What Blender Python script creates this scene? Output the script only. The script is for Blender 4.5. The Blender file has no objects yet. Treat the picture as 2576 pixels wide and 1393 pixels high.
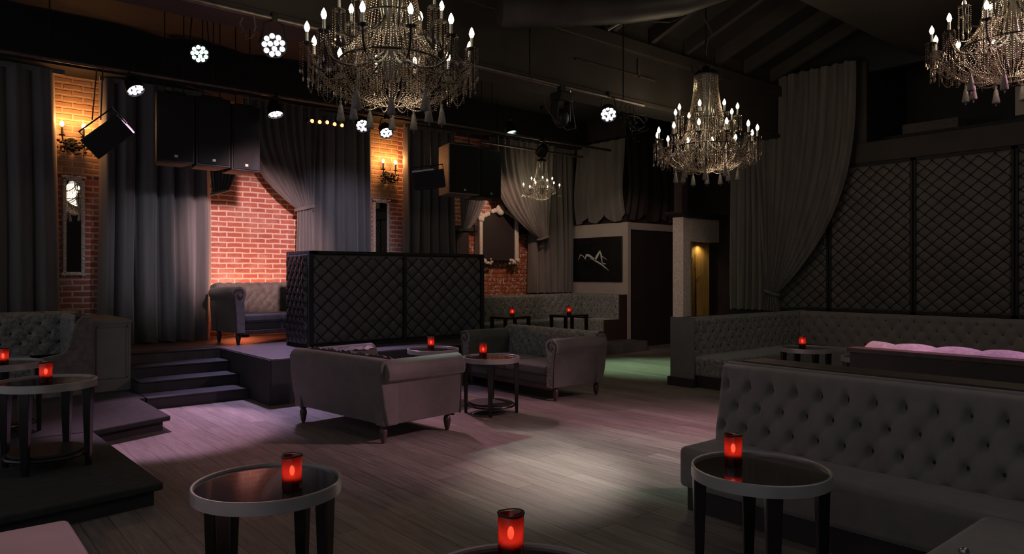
import bpy, math, random
from mathutils import Vector, Matrix
random.seed(7)
S = bpy.context.scene
C = S.collection
PI = math.pi

# ------------------------------------------------------------------ camera, world, exposure
F = 1800.0
cd = bpy.data.cameras.new('camera'); cam = bpy.data.objects.new('camera', cd); C.objects.link(cam)
cam.location = (0, 0, 1.55); cam.rotation_euler = (math.radians(90), 0, math.radians(-40))
cd.sensor_width = 36; cd.lens = F / 2576 * 36; cd.shift_y = -0.0025; cd.clip_start = 0.05
S.camera = cam
S.view_settings.view_transform = 'Standard'; S.view_settings.look = 'None'
S.view_settings.gamma = 1; S.view_settings.exposure = 0.0; S.view_settings.use_curve_mapping = False
w = bpy.data.worlds.new('world'); S.world = w; w.use_nodes = True
w.node_tree.nodes['Background'].inputs[0].default_value = (0.95, 0.93, 1.0, 1)
w.node_tree.nodes['Background'].inputs[1].default_value = 0.24

# ------------------------------------------------------------------ materials
def rgb(r, g, b): return (r, g, b, 1)
M = {}
def mat(name, col, rough=.6, metal=0, var=0, scale=8, bump=0, bscale=60, emit=None, es=0, coat=0, sheen=0, stretch=None, spec=.5, detail=4):
    m = bpy.data.materials.new(name); m.use_nodes = True; nt = m.node_tree; N = nt.nodes; L = nt.links
    b = N['Principled BSDF']
    b.inputs['Base Color'].default_value = rgb(*col); b.inputs['Roughness'].default_value = rough
    b.inputs['Metallic'].default_value = metal; b.inputs['Coat Weight'].default_value = coat
    b.inputs['Sheen Weight'].default_value = sheen; b.inputs['Specular IOR Level'].default_value = spec
    if emit: b.inputs['Emission Color'].default_value = rgb(*emit); b.inputs['Emission Strength'].default_value = es
    if var or bump:
        tc = N.new('ShaderNodeTexCoord'); mp = N.new('ShaderNodeMapping'); L.new(tc.outputs['Object'], mp.inputs[0])
        if stretch: mp.inputs['Scale'].default_value = stretch
    if var:
        n = N.new('ShaderNodeTexNoise'); n.inputs['Scale'].default_value = scale; n.inputs['Detail'].default_value = detail
        L.new(mp.outputs[0], n.inputs['Vector'])
        r = N.new('ShaderNodeValToRGB'); L.new(n.outputs[0], r.inputs[0])
        r.color_ramp.elements[0].position = .3; r.color_ramp.elements[1].position = .7
        r.color_ramp.elements[0].color = rgb(*[max(0, c * (1 - var)) for c in col])
        r.color_ramp.elements[1].color = rgb(*[min(1, c * (1 + var)) for c in col])
        L.new(r.outputs[0], b.inputs['Base Color'])
    if bump:
        n2 = N.new('ShaderNodeTexNoise'); n2.inputs['Scale'].default_value = bscale; n2.inputs['Detail'].default_value = 3
        L.new(mp.outputs[0], n2.inputs['Vector'])
        bp = N.new('ShaderNodeBump'); bp.inputs['Strength'].default_value = bump; bp.inputs['Distance'].default_value = .01
        L.new(n2.outputs[0], bp.inputs['Height']); L.new(bp.outputs[0], b.inputs['Normal'])
    M[name] = m; return m

def math_node(nt, op, a, b=None):
    n = nt.nodes.new('ShaderNodeMath'); n.operation = op
    for i, v in enumerate((a, b)):
        if v is None: continue
        if isinstance(v, (int, float)): n.inputs[i].default_value = v
        else: nt.links.new(v, n.inputs[i])
    return n.outputs[0]

def brick_mat(name, c1, c2, mort, flakes=0, fcol=(.6, .55, .42), plaster=0):
    m = bpy.data.materials.new(name); m.use_nodes = True; nt = m.node_tree; N = nt.nodes; L = nt.links
    b = N['Principled BSDF']; b.inputs['Roughness'].default_value = .9
    tc = N.new('ShaderNodeTexCoord'); sp = N.new('ShaderNodeSeparateXYZ'); L.new(tc.outputs['Object'], sp.inputs[0])
    cb = N.new('ShaderNodeCombineXYZ'); L.new(sp.outputs[0], cb.inputs[0]); L.new(sp.outputs[2], cb.inputs[1])
    nz = N.new('ShaderNodeTexNoise'); nz.inputs['Scale'].default_value = 7; nz.inputs['Detail'].default_value = 5
    L.new(cb.outputs[0], nz.inputs['Vector'])
    vm = N.new('ShaderNodeVectorMath'); vm.operation = 'SCALE'; L.new(nz.outputs['Color'], vm.inputs[0]); vm.inputs['Scale'].default_value = .028
    va = N.new('ShaderNodeVectorMath'); va.operation = 'ADD'; L.new(cb.outputs[0], va.inputs[0]); L.new(vm.outputs[0], va.inputs[1])
    bt = N.new('ShaderNodeTexBrick'); L.new(va.outputs[0], bt.inputs['Vector'])
    bt.inputs['Scale'].default_value = 1; bt.inputs['Brick Width'].default_value = .25; bt.inputs['Row Height'].default_value = .083
    bt.inputs['Mortar Size'].default_value = .017; bt.inputs['Mortar Smooth'].default_value = .5; bt.inputs['Bias'].default_value = -.2
    bt.inputs['Color1'].default_value = rgb(*c1); bt.inputs['Color2'].default_value = rgb(*c2); bt.inputs['Mortar'].default_value = rgb(*mort)
    n2 = N.new('ShaderNodeTexNoise'); n2.inputs['Scale'].default_value = 2.2; n2.inputs['Detail'].default_value = 9; n2.inputs['Roughness'].default_value = .7
    L.new(cb.outputs[0], n2.inputs['Vector'])
    r = N.new('ShaderNodeValToRGB'); L.new(n2.outputs[0], r.inputs[0]); r.color_ramp.elements[0].position = .5 - .12 * plaster; r.color_ramp.elements[1].position = .68
    mx = N.new('ShaderNodeMix'); mx.data_type = 'RGBA'; L.new(math_node(nt, 'MULTIPLY', r.outputs[0], .75 if plaster else .45), mx.inputs[0])
    L.new(bt.outputs['Color'], mx.inputs[6]); mx.inputs[7].default_value = rgb(*mort)
    out = mx.outputs[2]
    if flakes:
        vz = N.new('ShaderNodeTexNoise'); vz.inputs['Scale'].default_value = 16; vz.inputs['Detail'].default_value = 6; vz.inputs['Distortion'].default_value = 1.5
        L.new(cb.outputs[0], vz.inputs['Vector'])
        r2 = N.new('ShaderNodeValToRGB'); L.new(vz.outputs[0], r2.inputs[0]); r2.color_ramp.elements[0].position = .54; r2.color_ramp.elements[1].position = .6
        m2 = N.new('ShaderNodeMix'); m2.data_type = 'RGBA'; L.new(math_node(nt, 'MULTIPLY', r2.outputs[0], flakes), m2.inputs[0]); L.new(out, m2.inputs[6]); m2.inputs[7].default_value = rgb(*fcol)
        out = m2.outputs[2]
    L.new(out, b.inputs['Base Color'])
    bp = N.new('ShaderNodeBump'); bp.inputs['Strength'].default_value = .8; bp.inputs['Distance'].default_value = .012
    hsum = math_node(nt, 'ADD', math_node(nt, 'MULTIPLY', bt.outputs['Fac'], -1), math_node(nt, 'MULTIPLY', n2.outputs[0], .8))
    L.new(hsum, bp.inputs['Height']); L.new(bp.outputs[0], b.inputs['Normal'])
    M[name] = m; return m

def plank_mat(name, c1, c2, gap, w=.16, ln=1.5, axis='y'):
    m = bpy.data.materials.new(name); m.use_nodes = True; nt = m.node_tree; N = nt.nodes; L = nt.links
    b = N['Principled BSDF']; b.inputs['Roughness'].default_value = .48; b.inputs['Specular IOR Level'].default_value = .35
    tc = N.new('ShaderNodeTexCoord'); sp = N.new('ShaderNodeSeparateXYZ'); L.new(tc.outputs['Object'], sp.inputs[0])
    cb = N.new('ShaderNodeCombineXYZ')
    L.new(sp.outputs[1 if axis == 'y' else 0], cb.inputs[0]); L.new(sp.outputs[0 if axis == 'y' else 1], cb.inputs[1])
    bt = N.new('ShaderNodeTexBrick'); L.new(cb.outputs[0], bt.inputs['Vector']); bt.offset = .37; bt.offset_frequency = 3
    bt.inputs['Scale'].default_value = 1; bt.inputs['Brick Width'].default_value = ln; bt.inputs['Row Height'].default_value = w
    bt.inputs['Mortar Size'].default_value = .0025; bt.inputs['Bias'].default_value = 0
    bt.inputs['Color1'].default_value = rgb(*c1); bt.inputs['Color2'].default_value = rgb(*c2); bt.inputs['Mortar'].default_value = rgb(*gap)
    mp = N.new('ShaderNodeMapping'); mp.inputs['Scale'].default_value = (1.1, 16, 1); L.new(cb.outputs[0], mp.inputs[0])
    nz = N.new('ShaderNodeTexNoise'); nz.inputs['Scale'].default_value = 2.2; nz.inputs['Detail'].default_value = 7; nz.inputs['Roughness'].default_value = .65; nz.inputs['Distortion'].default_value = .6
    L.new(mp.outputs[0], nz.inputs['Vector'])
    r = N.new('ShaderNodeValToRGB'); L.new(nz.outputs[0], r.inputs[0]); r.color_ramp.elements[0].position = .3; r.color_ramp.elements[1].position = .72
    r.color_ramp.elements[0].color = rgb(.5, .47, .45); r.color_ramp.elements[1].color = rgb(1, 1, 1)
    mx = N.new('ShaderNodeMix'); mx.data_type = 'RGBA'; mx.blend_type = 'MULTIPLY'; mx.inputs[0].default_value = 1
    L.new(bt.outputs['Color'], mx.inputs[6]); L.new(r.outputs[0], mx.inputs[7]); L.new(mx.outputs[2], b.inputs['Base Color'])
    bp = N.new('ShaderNodeBump'); bp.inputs['Strength'].default_value = .35; bp.inputs['Distance'].default_value = .004
    L.new(math_node(nt, 'SUBTRACT', nz.outputs[0], math_node(nt, 'MULTIPLY', bt.outputs['Fac'], 2)), bp.inputs['Height']); L.new(bp.outputs[0], b.inputs['Normal'])
    M[name] = m; return m

def glass_mat(name, col):
    m = bpy.data.materials.new(name); m.use_nodes = True; nt = m.node_tree; N = nt.nodes; L = nt.links
    N.remove(N['Principled BSDF']); out = N['Material Output']
    tr = N.new('ShaderNodeBsdfTransparent'); tr.inputs[0].default_value = rgb(*[min(1, c ** .5) for c in col])
    tl = N.new('ShaderNodeBsdfTranslucent'); tl.inputs[0].default_value = rgb(*col)
    gl = N.new('ShaderNodeBsdfGlossy'); gl.inputs[0].default_value = rgb(.8, .7, .7); gl.inputs['Roughness'].default_value = .12
    nz = N.new('ShaderNodeTexNoise'); nz.inputs['Scale'].default_value = 25
    tc = N.new('ShaderNodeTexCoord'); L.new(tc.outputs['Object'], nz.inputs['Vector'])
    a = N.new('ShaderNodeMixShader'); L.new(math_node(nt, 'ADD', math_node(nt, 'MULTIPLY', nz.outputs[0], .5), .35), a.inputs[0]); L.new(tr.outputs[0], a.inputs[1]); L.new(tl.outputs[0], a.inputs[2])
    b = N.new('ShaderNodeMixShader'); b.inputs[0].default_value = .07; L.new(a.outputs[0], b.inputs[1]); L.new(gl.outputs[0], b.inputs[2])
    L.new(b.outputs[0], out.inputs[0]); M[name] = m; return m

plank_mat('floor_wood', (.36, .318, .30), (.25, .218, .208), (.10, .085, .08))
plank_mat('stage_wood', (.17, .155, .16), (.13, .12, .125), (.05, .045, .045), axis='x')
brick_mat('brick', (.50, .165, .12), (.38, .115, .085), (.78, .58, .50), plaster=0)
brick_mat('brick_plaster', (.42, .20, .11), (.50, .28, .17), (.60, .44, .30), plaster=1.5)
brick_mat('brick_flaked', (.33, .075, .035), (.26, .06, .03), (.30, .08, .04), flakes=.85)
mat('black_paint', (.012, .011, .012), .7, var=.3, scale=3)
mat('ceiling_black', (.014, .012, .012), .75, var=.35, scale=2)
mat('beam_brown', (.036, .029, .026), .7, var=.25, scale=1.6)
mat('duct_metal', (.05, .045, .045), .5, var=.3, scale=3)
mat('pipe_metal', (.16, .13, .12), .42, metal=.7, var=.3, scale=12)
mat('dark_wall', (.022, .014, .013), .8, var=.3, scale=3)
mat('curtain', (.15, .142, .148), .8, var=.16, scale=9, bump=.25, bscale=220, sheen=.35, stretch=(1, 1, .12))
mat('curtain_back', (.125, .108, .103), .85, var=.2, scale=9, bump=.25, bscale=200, sheen=.3, stretch=(1, 1, .12))
mat('curtain_red', (.026, .016, .016), .85, var=.2, scale=9, stretch=(1, 1, .12))
mat('carpet', (.040, .042, .042), .95, var=.22, scale=14, bump=.5, bscale=260)
mat('step_paint', (.036, .036, .042), .7, var=.2, scale=6)
mat('panel_grey', (.19, .195, .19), .55, var=.08, scale=4)
mat('white_wall', (.42, .35, .31), .8, var=.07, scale=2)
mat('stone_white', (.50, .42, .39), .85, var=.22, scale=22, bump=.8, bscale=45)
mat('yellow_panel', (.42, .25, .07), .7, var=.3, scale=2.5, stretch=(4, 4, .7))
mat('yellow_edge', (.72, .60, .34), .7)
mat('velvet_taupe', (.125, .108, .105), .72, var=.14, scale=7, bump=.2, bscale=160, sheen=.35)
mat('velvet_grey', (.15, .135, .125), .7, var=.28, scale=16, bump=.3, bscale=150, sheen=.4)
mat('velvet_green', (.095, .096, .088), .7, var=.15, scale=7, bump=.2, bscale=160, sheen=.3)
mat('crushed_velvet', (.22, .22, .21), .45, var=.55, scale=26, bump=.7, bscale=40, sheen=.4, detail=7)
mat('bench_velvet', (.195, .172, .162), .72, var=.13, scale=7, bump=.2, bscale=180, sheen=.4)
mat('bench_base', (.035, .027, .025), .6, var=.2, scale=4)
mat('leather_black', (.018, .016, .019), .28, bump=.15, bscale=90, coat=.3)
mat('panel_fabric', (.090, .085, .096), .45, bump=.2, bscale=140, var=.15, scale=5)
mat('wall_pad', (.088, .076, .070), .5, bump=.2, bscale=140, var=.25, scale=3)
mat('button_dark', (.012, .008, .008), .5)
mat('wood_dark', (.012, .008, .008), .28, var=.3, scale=10, coat=.25)
mat('wood_brown', (.07, .045, .04), .4, var=.3, scale=12)
mat('rim_silver', (.46, .44, .43), .34, metal=.35, var=.08, scale=8)
mat('table_glass', (.028, .028, .030), .11, coat=.5)
mat('silver_leaf', (.66, .62, .58), .5, metal=.1, var=.45, scale=60, bump=.8, bscale=80)
mat('ivory_carved', (.60, .53, .47), .6, var=.2, scale=40, bump=.4, bscale=60)
mat('mirror', (.55, .55, .55), .0, metal=1)
mat('mirror_dark', (.035, .027, .027), .35)
mat('iron_black', (.012, .010, .009), .5, metal=.4)
mat('bead', (.42, .345, .285), .16, metal=.7)
mat('tassel', (.20, .18, .17), .5, var=.4, scale=80)
mat('vase_glass', (.06, .055, .045), .15, coat=.6)
mat('bulb', (1, .9, .7), .5, emit=(1, .84, .52), es=26)
mat('sconce_bulb', (1, .8, .5), .5, emit=(1, .62, .25), es=14)
mat('led_white', (1, 1, 1), .5, emit=(.93, .86, 1), es=4)
mat('led_teal', (1, 1, 1), .5, emit=(.62, 1, .85), es=8)
mat('led_dark', (.03, .03, .035), .3)
mat('lamp_amber', (1, .6, .3), .5, emit=(1, .42, .16), es=3)
mat('flame', (1, .6, .2), .5, emit=(1, .66, .36), es=22)
mat('satin', (.42, .38, .42), .3, metal=.25, var=.6, scale=60, bump=.8, bscale=70)
mat('wax', (.85, .5, .35), .6)
mat('speaker_box', (.012, .012, .014), .55, var=.15, scale=10)
mat('speaker_grille', (.007, .007, .009), .75, bump=.5, bscale=400)
mat('speaker_edge', (.22, .19, .19), .6, var=.3, scale=20)
mat('badge', (.6, .6, .6), .4)
mat('led_green', (.1, .6, .1), .5, emit=(.4, 1, .2), es=1.2)
mat('pillow_purple', (.30, .24, .28), .7, var=.3, scale=30, sheen=.3)
mat('paper', (.55, .45, .40), .7)
mat('steel', (.45, .44, .43), .3, metal=.9)
glass_mat('red_glass', (.36, .05, .04))
glass_mat('clear_glass', (.75, .75, .75))

# ------------------------------------------------------------------ mesh helpers
class MB:
    def __init__(s): s.v = []; s.f = []
    def add(s, vs, fs):
        n = len(s.v); s.v += [tuple(v) for v in vs]; s.f += [tuple(i + n for i in f) for f in fs]; return s
    def box(s, x0, x1, y0, y1, z0, z1):
        x0, x1 = min(x0, x1), max(x0, x1); y0, y1 = min(y0, y1), max(y0, y1); z0, z1 = min(z0, z1), max(z0, z1)
        return s.add([(x0, y0, z0), (x1, y0, z0), (x1, y1, z0), (x0, y1, z0), (x0, y0, z1), (x1, y0, z1), (x1, y1, z1), (x0, y1, z1)],
              [(3, 2, 1, 0), (4, 5, 6, 7), (0, 1, 5, 4), (1, 2, 6, 5), (2, 3, 7, 6), (3, 0, 4, 7)])
    def prism(s, poly, a, b, axis='z'):
        def p(q, t):
            return {'z': (q[0], q[1], t), 'y': (q[0], t, q[1]), 'x': (t, q[0], q[1])}[axis]
        n = len(poly)
        vs = [p(q, a) for q in poly] + [p(q, b) for q in poly]
        fs = [tuple(range(n))[::-1], tuple(range(n, 2 * n))] + [(i, (i + 1) % n, n + (i + 1) % n, n + i) for i in range(n)]
        ar = sum(poly[i][0] * poly[(i + 1) % n][1] - poly[(i + 1) % n][0] * poly[i][1] for i in range(n))
        if (ar < 0) != (axis == 'y') != (b < a): fs = [f[::-1] for f in fs]
        return s.add(vs, fs)
    def lathe(s, prof, cx=0, cy=0, cz=0, seg=20, squash=None):
        n = len(prof); vs = []
        for i in range(seg):
            a = 2 * PI * i / seg; ca, sa = math.cos(a), math.sin(a)
            for r, z in prof: vs.append((cx + r * ca, cy + r * sa, cz + z))
        fs = []
        for i in range(seg):
            j = (i + 1) % seg
            for k in range(n - 1): fs.append((i * n + k, j * n + k, j * n + k + 1, i * n + k + 1))
        b = len(vs)
        if prof[0][0] > 1e-5: fs.append(tuple(i * n for i in range(seg))[::-1])
        if prof[-1][0] > 1e-5: fs.append(tuple(i * n + n - 1 for i in range(seg)))
        return s.add(vs, fs)
    def tube(s, pts, r, seg=8, r1=None):
        pts = [Vector(p) for p in pts]; n = len(pts); rings = []; up = Vector((0, 0, 1)); prev = None; vs = []
        for i, p in enumerate(pts):
            t = (pts[min(i + 1, n - 1)] - pts[max(i - 1, 0)]).normalized()
            if prev is None:
                a = t.cross(up)
                if a.length < .01: a = t.cross(Vector((1, 0, 0)))
            else:
                a = prev - t * prev.dot(t)
            a.normalize(); prev = a; b = t.cross(a)
            rr = r if r1 is None else r + (r1 - r) * i / (n - 1)
            for k in range(seg):
                an = 2 * PI * k / seg; vs.append(p + (a * math.cos(an) + b * math.sin(an)) * rr)
        fs = [(i * seg + k, (i + 1) * seg + k, (i + 1) * seg + (k + 1) % seg, i * seg + (k + 1) % seg) for i in range(n - 1) for k in range(seg)]
        fs += [tuple(range(seg)), tuple((n - 1) * seg + k for k in range(seg))[::-1]]
        return s.add(vs, fs)
    def bead(s, c, r, rz=None):
        x, y, z = c; rz = rz or r
        return s.add([(x + r, y, z), (x, y + r, z), (x - r, y, z), (x, y - r, z), (x, y, z + rz), (x, y, z - rz)],
                     [(0, 1, 4), (1, 2, 4), (2, 3, 4), (3, 0, 4), (1, 0, 5), (2, 1, 5), (3, 2, 5), (0, 3, 5)])
    def ball(s, c, r, rx=1, ry=1, rz=1, seg=10, rings=6):
        prof = [(math.sin(PI * k / rings) * r, -math.cos(PI * k / rings) * r * rz) for k in range(rings + 1)]
        n0 = len(s.v); s.lathe(prof, seg=seg)
        for i in range(n0, len(s.v)):
            x, y, z = s.v[i]; s.v[i] = (c[0] + x * rx, c[1] + y * ry, c[2] + z)
        return s
    def strand(s, pts, r=.0075, step=.021):
        pts = [Vector(p) for p in pts]
        acc = 0; s.bead(pts[0], r)
        for a, b in zip(pts, pts[1:]):
            L = (b - a).length
            d = step - acc
            while d <= L:
                s.bead(a.lerp(b, d / L), r * random.uniform(.75, 1.15)); d += step
            acc = (L - (d - step))
        return s
    def grid(s, fn, nu, nv, flip=False):
        vs = [fn(i / nu, j / nv) for j in range(nv + 1) for i in range(nu + 1)]
        W = nu + 1
        fs = [(j * W + i, j * W + i + 1, (j + 1) * W + i + 1, (j + 1) * W + i) for j in range(nv) for i in range(nu)]
        if flip: fs = [f[::-1] for f in fs]
        return s.add(vs, fs)
    def xform(s, mtx, start=0):
        for i in range(start, len(s.v)): s.v[i] = tuple(mtx @ Vector(s.v[i]))
        return s
    def build(s, name, material, parent=None, bev=0, smooth=True, world=True, seg=2, solid=0, ang=.7):
        me = bpy.data.meshes.new(name)
        vs = s.v
        if parent is not None and world:
            o = ORIG.get(root_of(parent).name, (0, 0, 0)); vs = [(x - o[0], y - o[1], z - o[2]) for x, y, z in vs]
        me.from_pydata(vs, [], s.f); me.materials.append(M[material] if isinstance(material, str) else material)
        if smooth:
            me.shade_smooth()
            me.set_sharp_from_angle(angle=ang)
        ob = bpy.data.objects.new(name, me); C.objects.link(ob)
        if parent is not None: ob.parent = parent
        if bev:
            md = ob.modifiers.new('bevel', 'BEVEL'); md.width = bev; md.segments = seg; md.limit_method = 'ANGLE'; md.harden_normals = False
        if solid:
            md = ob.modifiers.new('solid', 'SOLIDIFY'); md.thickness = solid; md.offset = -1
        return ob
ORIG = {}
def root_of(o):
    while o.parent: o = o.parent
    return o
def thing(name, label, cat, loc=(0, 0, 0), rz=0, group=None):
    o = bpy.data.objects.new(name, None); C.objects.link(o); o.empty_display_size = .1
    o.location = loc; o.rotation_euler = (0, 0, rz); ORIG[o.name] = tuple(loc) if rz == 0 else (0, 0, 0)
    o['label'] = label; o['category'] = cat
    if group: o['group'] = group
    return o
def tag(o, label, cat, group=None, kind=None):
    o['label'] = label; o['category'] = cat
    if group: o['group'] = group
    if kind: o['kind'] = kind
    return o
def struct(name, mb, material, **k):
    o = mb.build(name, material, None, **k); o['kind'] = 'structure'; return o
def dup(root, loc, rz, label, group=None):
    def cp(o, par):
        c = o.copy(); C.objects.link(c); c.parent = par
        for ch in [x for x in KIDS.get(o.name, [])]: cp(ch, c)
        return c
    r = root.copy(); C.objects.link(r); r.location = loc; r.rotation_euler = (0, 0, rz); r['label'] = label
    if group: r['group'] = group
    for ch in kids(root):
        c = ch.copy(); C.objects.link(c); c.parent = r
        for g in kids(ch):
            d = g.copy(); C.objects.link(d); d.parent = c
            for h in kids(g):
                e = h.copy(); C.objects.link(e); e.parent = d
    return r
def kids(o): return [x for x in bpy.data.objects if x.parent == o]
def lamp(name, typ, loc, energy, col, parent=None, radius=.05, aim=None, size=60, blend=.5):
    l = bpy.data.lights.new(name, typ); l.energy = energy; l.color = col
    o = bpy.data.objects.new(name, l); C.objects.link(o)
    if typ == 'SPOT': l.spot_size = math.radians(size); l.spot_blend = blend
    l.shadow_soft_size = radius
    if parent is not None:
        o.parent = parent
    o.location = loc
    if aim is not None:
        d = Vector(aim) - Vector(loc); o.rotation_euler = d.to_track_quat('-Z', 'Y').to_euler()
    return o

# ------------------------------------------------------------------ tufting
def tuft(u, z, w, h, D, style):
    p = u / w + z / (2 * h); q = u / w - z / (2 * h)
    if style == 'deep':
        if z > 0: p = q = u / w; zz = min(1, z / (h * 1.6))
        a = abs(math.sin(PI * p)); b = abs(math.sin(PI * q)); r2 = a * a + b * b
        if z > 0:
            r2 = 2 * a * a + zz * zz * 6
            return D * ((1 - math.exp(-r2 * 5)) * .8 + .2 * min(1, (a + .25 * zz) ** .5))
        return D * ((1 - math.exp(-r2 * 4)) * .8 + .2 * (a * b) ** .4)
    a = abs(math.sin(PI * p)); b = abs(math.sin(PI * q))
    return D * (a * b) ** .2
def lattice(root, L, z0, z1, place, w, h, zoff, r=.0055, name='seam_lattice', d=.012, m='button_dark', nodes=.016):
    mb = MB(); lo = int((z0 - zoff) / (2 * h)) - 3; hi = int(L / w + (z1 - zoff) / (2 * h)) + 3
    for sgn in (1, -1):
        for p in range(lo - int(L / w) - 3, hi + int(L / w) + 3):
            # u / w + sgn * z / 2h = p
            pts = []
            for k in range(41):
                u = L * k / 40; z = zoff + sgn * (p - u / w) * 2 * h
                if z0 <= z <= z1: pts.append((u, z))
            if len(pts) < 2: continue
            mb.tube([place(u, d, z) for u, z in (pts[0], pts[len(pts) // 2], pts[-1])] if len(pts) > 2 else [place(u, d, z) for u, z in pts], r, 4)
    mb.build(name, m, root, smooth=False)
    if nodes:
        mb = MB(); i = 0
        n = int((z1 - z0) / h) + 2
        for row in range(-n - 2, n + 3):
            z = zoff + row * h
            if not z0 + .03 < z < z1 - .03: continue
            for c in range(-1, int(L / w) + 2):
                u = (c + (.5 if row % 2 else 0)) * w
                if .03 < u < L - .03: mb.ball(place(u, d, z), nodes, 1, 1, 1, 6, 4)
        o = mb.build('tufting_buttons', m, root); o['kind'] = 'stuff'
def tufted(mb, L, z0, z1, place, w, h, D, zoff, style='diamond', res=.025, edge=.05, lean=0, uoff=0):
    nu = max(2, int(L / res)); nv = max(2, int((z1 - z0) / res))
    def fn(i, j):
        u = i * L; z = z0 + j * (z1 - z0)
        e = min(1, min(u, L - u) / edge, (z1 - z) / edge, (z - z0) / edge if style != 'deep' else 1)
        e = math.sqrt(max(0, 1 - (1 - e) ** 2))
        d = tuft(u + uoff, z - zoff, w, h, D, style)
        return place(u, (d + .02) * e, z)
    mb.grid(fn, nu, nv)

# ------------------------------------------------------------------ the room
X1 = 11.5; YB = 11.7
struct('floor', MB().box(-4, 14, -2.5, 12.5, -.1, 0), 'floor_wood', smooth=False)
struct('wall_front', MB().box(-1.5, 14, -2.7, -2.5, 0, 5.8), 'dark_wall', smooth=False)
wl = MB().box(-4, 9.1, YB, YB + .2, 0, 5.7)
struct('wall_left', wl, 'brick', smooth=False)
struct('wall_back', MB().box(9.1, X1, YB, YB + .2, 0, 5.7), 'brick', smooth=False)
# painted-over brick in the two slots beside the curtains
for nm, a, b in (('trim_1', 1.40, 2.16), ('trim_2', 6.2, 7.0)):
    struct(nm, MB().box(a, b, YB - .02, YB, 2.95, 4.4), 'brick_plaster', smooth=False)
struct('trim_3', MB().box(8.25, 10.35, YB - .03, YB, .9, 2.42), 'brick_flaked', smooth=False)
struct('trim_4', MB().box(8.0, 8.7, YB - .14, YB - .031, 2.42, 2.52).box(8.7, 10.3, YB - .16, YB - .031, 2.42, 2.54).box(10.28, 10.38, YB - .1, YB - .031, 1.1, 2.42).box(8.3, 8.6, YB - .1, YB - .031, 1.1, 2.42), 'dark_wall')
struct('trim_5', MB().box(-4, X1, 11.15, YB, 4.33, 4.95), 'black_paint', smooth=False)
# flat black ceiling over the stage, rafters over the lounge
struct('ceiling', MB().box(-4, 14, 6.4, 12.5, 4.95, 5.1)
       .add([(-4, 6.4, 4.95), (14, 6.4, 4.95), (14, 4.4, 5.67), (-4, 4.4, 5.67), (-4, 6.4, 5.1), (14, 6.4, 5.1), (14, 4.4, 5.82), (-4, 4.4, 5.82)],
            [(0, 1, 2, 3), (7, 6, 5, 4), (0, 4, 5, 1), (3, 2, 6, 7)])
       .box(-4, 14, .4, 4.4, 5.67, 5.82), 'ceiling_black', smooth=False)
def rafter(x):
    v = [(x - .04, 6.38, 4.75), (x + .04, 6.38, 4.75), (x + .04, 4.4, 5.47), (x - .04, 4.4, 5.47), (x - .04, 6.38, 4.98), (x + .04, 6.38, 4.98), (x + .04, 4.4, 5.69), (x - .04, 4.4, 5.69)]
    return MB().add(v, [(0, 3, 2, 1), (4, 5, 6, 7), (0, 1, 5, 4), (1, 2, 6, 5), (2, 3, 7, 6), (3, 0, 4, 7)])
for i in range(12):
    o = struct('trim_%d' % (10 + i), rafter(3.2 + i * .78), 'beam_brown', smooth=False)
# girders
struct('ceiling_beam', MB().box(-4, X1, 6.4, 6.75, 3.9, 4.62).box(-4, X1, 6.33, 6.82, 4.55, 4.72).box(-4, X1, 6.36, 6.79, 3.86, 3.93).box(-4, X1, 6.4, 6.7, 4.7, 4.96), 'beam_brown', bev=.01)
struct('ceiling_beam', MB().prism([(2.6, 5.68), (2.6, 4.95), (2.9, 4.8), (4.2, 4.78), (4.45, 4.9), (4.45, 5.68)], 3.5, X1, 'x'), 'beam_brown', bev=.03)
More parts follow.
